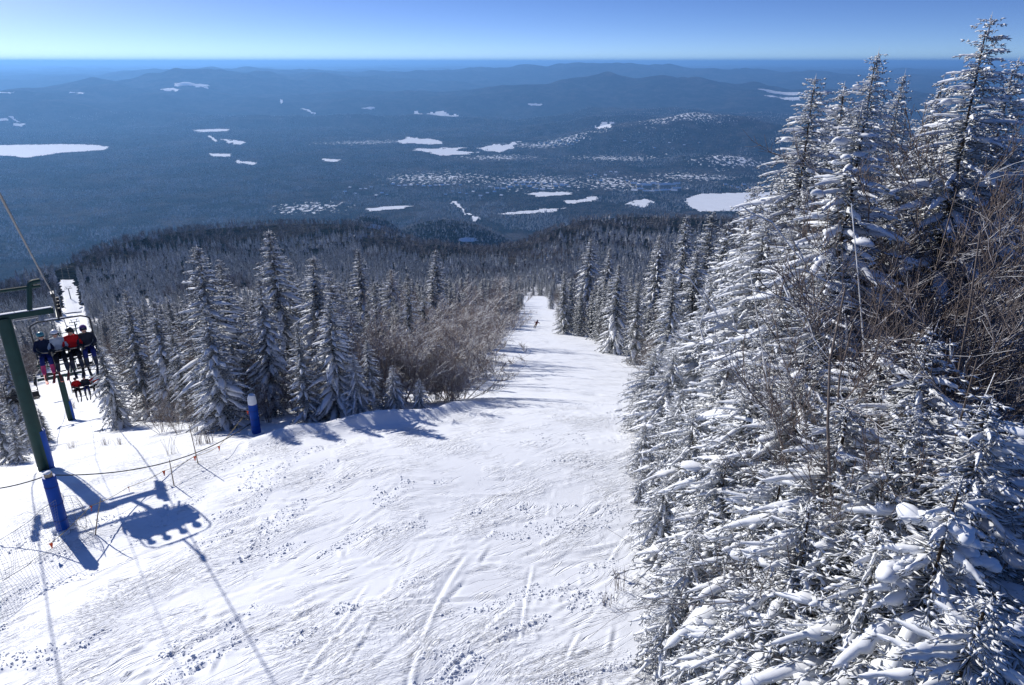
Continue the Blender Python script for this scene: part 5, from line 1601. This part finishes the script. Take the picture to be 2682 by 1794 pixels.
# ------------------------------------------------------------------ weeds poking through the snow
def weed(px, py, h, n, label, seed):
    p = hit(px, py, 6, 120); g = np.random.default_rng(seed); m = MB()
    for i in range(n):
        a = g.uniform(0, 6.28); b = g.uniform(.05, .45); q = np.array([g.normal(0, .10), g.normal(0, .10), -.05])
        pts = [q]
        for k in range(3):
            q = q + np.array([math.cos(a) * b * (.4 + .5 * k), math.sin(a) * b * (.4 + .5 * k), 1.0]) * h / 3 * g.uniform(.6, 1.1); pts.append(q)
        m.path(pts, [.006, .005, .004, .002], 4)
    o = m.build('dry_weed', M['twig'], None, True, p); tag(o, label, 'weed', 'dry weeds in the snow')
for i, (px, py, h, n, lab) in enumerate([(1418, 1345, .75, 12, 'tall dry grass stalks on the bare snow beside the lower spruces'), (1390, 1385, .45, 14, 'low dry grass tuft left of the tall stalks'), (165, 1030, .7, 22, 'brown weed clump in the snow below the lift tower'), (240, 1020, .5, 26, 'low brown weeds in the lift cut beside the wood'), (275, 1018, .5, 20, 'brown weeds nearest the wood in the lift cut'),
                                         (390, 1040, .9, 10, 'thin bare sapling beside the flag line'), (480, 1015, .7, 24, 'dry grass in front of the undergrowth by the farther post'), (455, 1018, .7, 22, 'dry grass patch at the crest left of the farther post'), (205, 905, 1.0, 26, 'dark weeds on the hump of the lift cut'), (250, 890, 1.0, 30, 'dark weed patch at the wood side of the lift cut hump'), (170, 935, 1.0, 26, 'scrub on the shaded side of the lift cut')]):
    weed(px, py, h, n, lab, 60 + i)

# ------------------------------------------------------------------ crumbs of snow thrown up by skis
g = np.random.default_rng(77)
r = 8.5 * (34 / 8.5) ** g.random(90000); az = np.radians(g.uniform(-52, 20, 90000))
x, y = r * np.sin(az), r * np.cos(az)
a = R_(52) + 0.30 * perlin(x / 11, y / 11, 73)
u, v = x * np.sin(a) + y * np.cos(a), x * np.cos(a) - y * np.sin(a)
ok = on_piste(x, y, -.3) & (perlin(u / 3.4, v / .8, 80) + .5 * perlin(x / 5, y / 5, 81) + .35 * perlin(x / .7, y / .7, 82) > .34)
x, y = x[ok][:9000], y[ok][:9000]
sz = np.minimum(g.gamma(1.5, .0050, len(x)) + .006, .034)
OCT = (np.array([[1, 0, 0], [-1, 0, 0], [0, 1, 0], [0, -1, 0], [0, 0, 1], [0, 0, -1], [.7, .7, .4], [-.7, .7, .4], [-.7, -.7, .4], [.7, -.7, .4]], float), None)
bmc = bmesh.new()
for q in OCT[0]: bmc.verts.new(q * g.uniform(.8, 1.1))
bmesh.ops.convex_hull(bmc, input=bmc.verts); bmesh.ops.triangulate(bmc, faces=bmc.faces); bmc.verts.index_update()
OCT = (np.array([q.co[:] for q in bmc.verts]), np.array([[q.index for q in f.verts] for f in bmc.faces])); bmc.free()
C = np.stack([x, y, height(x, y) + micro(x, y) + sz * .3], -1)
S = sz[:, None] * g.uniform(.7, 1.4, (len(x), 3)) * np.array([1.3, 1.3, .7])
o = put('snow_crumbs', mesh_np('snow_crumbs', *lumps(C, S, g.uniform(0, 6.28, len(x)), 5, OCT, .2), M['lump'], False))
tag(o, 'loose crumbs of snow scattered over the skied piste', 'snow', None, 'stuff')

# ------------------------------------------------------------------ houses of the valley village
WALLS = [plain('house_wall', c, .8) for c in ((.22, .16, .11), (.30, .27, .22), (.12, .08, .06), (.35, .30, .20), (.20, .22, .25))]
def house_mesh(w, d, h):
    a = MB().box((0, 0, h / 2), (w, d, h))
    a.add([(-w / 2, -d / 2, h), (-w / 2, d / 2, h), (-w / 2, 0, h + d * .38), (w / 2, -d / 2, h), (w / 2, d / 2, h), (w / 2, 0, h + d * .38)], [(0, 1, 2), (5, 4, 3)])
    o = .8; rh = d * .38
    V = []
    for x in (-w / 2 - o, w / 2 + o):
        V += [(x, -d / 2 - o, h - o * .76), (x, 0, h + rh), (x, d / 2 + o, h - o * .76), (x, -d / 2 - o, h - o * .76 + .5), (x, 0, h + rh + .6), (x, d / 2 + o, h - o * .76 + .5)]
    F = [(0, 3, 4, 1), (1, 4, 5, 2), (6, 7, 10, 9), (7, 8, 11, 10), (3, 9, 10, 4), (4, 10, 11, 5), (0, 1, 7, 6), (1, 2, 8, 7), (0, 6, 9, 3), (2, 5, 11, 8)]
    r = MB().add(V, F)
    wn_ = MB()
    for x in np.arange(-w / 2 + 2, w / 2 - 1, 3.2):
        for z in np.arange(1.8, h - .5, 3.0): wn_.box((x, -d / 2 - .03, z), (1.3, .08, 1.3))
    return a, r, wn_
protoH = []
for i, (w, d, h) in enumerate([(14, 10, 6), (18, 11, 6), (12, 10, 5), (26, 12, 9), (48, 15, 14)]):
    a, r, wn_ = house_mesh(w, d, h)
    e = empty('house', (0, 0, 0))
    a.build('wall', WALLS[i], e); r.build('roof', M['field'], e); wn_.build('window', M['lens'], e)
    MB().box((w * .22, d * .1, h + d * .38 + .6), (1.2, 1.2, 2.2)).build('chimney', WALLS[2], e)
    protoH.append(e)
hr = random.Random(21)
first = [True] * 5
ROWS = []
for i in range(13): ROWS.append((1122 + i * 15, 430 + 5 * math.sin(i) + i * .25, 'row house in the long snowy street of the valley village', 1))
for i in range(10): ROWS.append((1180 + i * 13, 419 + i * .8, 'row house in the upper street of the valley village', 0))
for i in range(12): ROWS.append((900 + i * 14, 424 + 6 * hr.random(), 'chalet beside the straight road in the valley', 0))
for i in range(9): ROWS.append((790 + i * 12, 430 + 20 * hr.random(), 'chalet among the trees at the near end of the valley', 2))
for i in range(9): ROWS.append((1020 + i * 16, 440 + 12 * hr.random(), 'chalet in the snow clearings of the valley centre', 2))
for i in range(10): ROWS.append((1450 + i * 11, 424 + 4 * hr.random(), 'small hotel in the upper tier of the resort village', 3))
for i in range(8): ROWS.append((1452 + i * 13, 436 + 6 * hr.random(), 'small hotel in the lower tier of the resort village', 3))
for i in range(8): ROWS.append((1660 + i * 14, 424 + 10 * hr.random(), 'house on the far shore of the village lake', 0))
for i in range(8): ROWS.append((1350 + i * 12, 395 + 22 * hr.random(), 'house on the slope above the valley village', 0))
for i in range(9): ROWS.append((1240 + i * 10, 320 + 20 * hr.random(), 'far house of the hamlet left of the rounded hill', 1))
for i in range(6): ROWS.append((1430 + i * 34, 322 + 20 * hr.random(), 'house on the flank of the rounded hill', 0))
byl = {}
for q in ROWS: byl.setdefault(q[2], []).append(q)
ROWS = [(px, py, ORD[i] + ' ' + lab + ' from the left', k) for lab, l in byl.items() for i, (px, py, _, k) in enumerate(sorted(l))]
for px, py, lab, k in ROWS + [(1520, 431, 'longest hotel of the resort village, beside the lake', 4), (1548, 437, 'big flat hotel at the lake end of the resort village', 4), (1480, 430, 'long hotel in the middle of the resort village', 4)]:
    p = hit(px, py, 2600, 9000)
    if first[k]: e = protoH[k]; first[k] = False
    else: e = copy_tree(protoH[k])
    e.location = (p[0], p[1], hz(p[0], p[1]) - .4); e.rotation_euler = (0, 0, hr.uniform(-.5, .5))
    sc_ = hr.uniform(.9, 1.3); e.scale = (sc_,) * 3
    tag(e, lab, 'house', 'buildings of the valley')

# ------------------------------------------------------------------ haze
def haze():
    bm = bmesh.new()
    bmesh.ops.create_cube(bm, size=2.0)
    for v in bm.verts: v.co = Vector((v.co.x * 96000, v.co.y * 96000, -760 if v.co.z < 0 else 70))
    me = bpy.data.meshes.new('haze'); bm.to_mesh(me); bm.free()
    m = bpy.data.materials.new('haze'); m.use_nodes = True
    nt = m.node_tree; nt.nodes.clear()
    out = nt.nodes.new('ShaderNodeOutputMaterial'); vol = nt.nodes.new('ShaderNodeVolumePrincipled')
    vol.inputs['Color'].default_value = HAZE_COL
    vol.inputs['Density'].default_value = HAZE_D
    vol.inputs['Anisotropy'].default_value = .33
    nt.links.new(vol.outputs[0], out.inputs['Volume'])
    me.materials.append(m)
    o = put('haze', me)
    tag(o, 'thin blue winter haze over the valley', 'haze', None, 'stuff')
HAZE_COL = (.22, .51, 1.0, 1)
HAZE_D = 7.8e-5
haze()
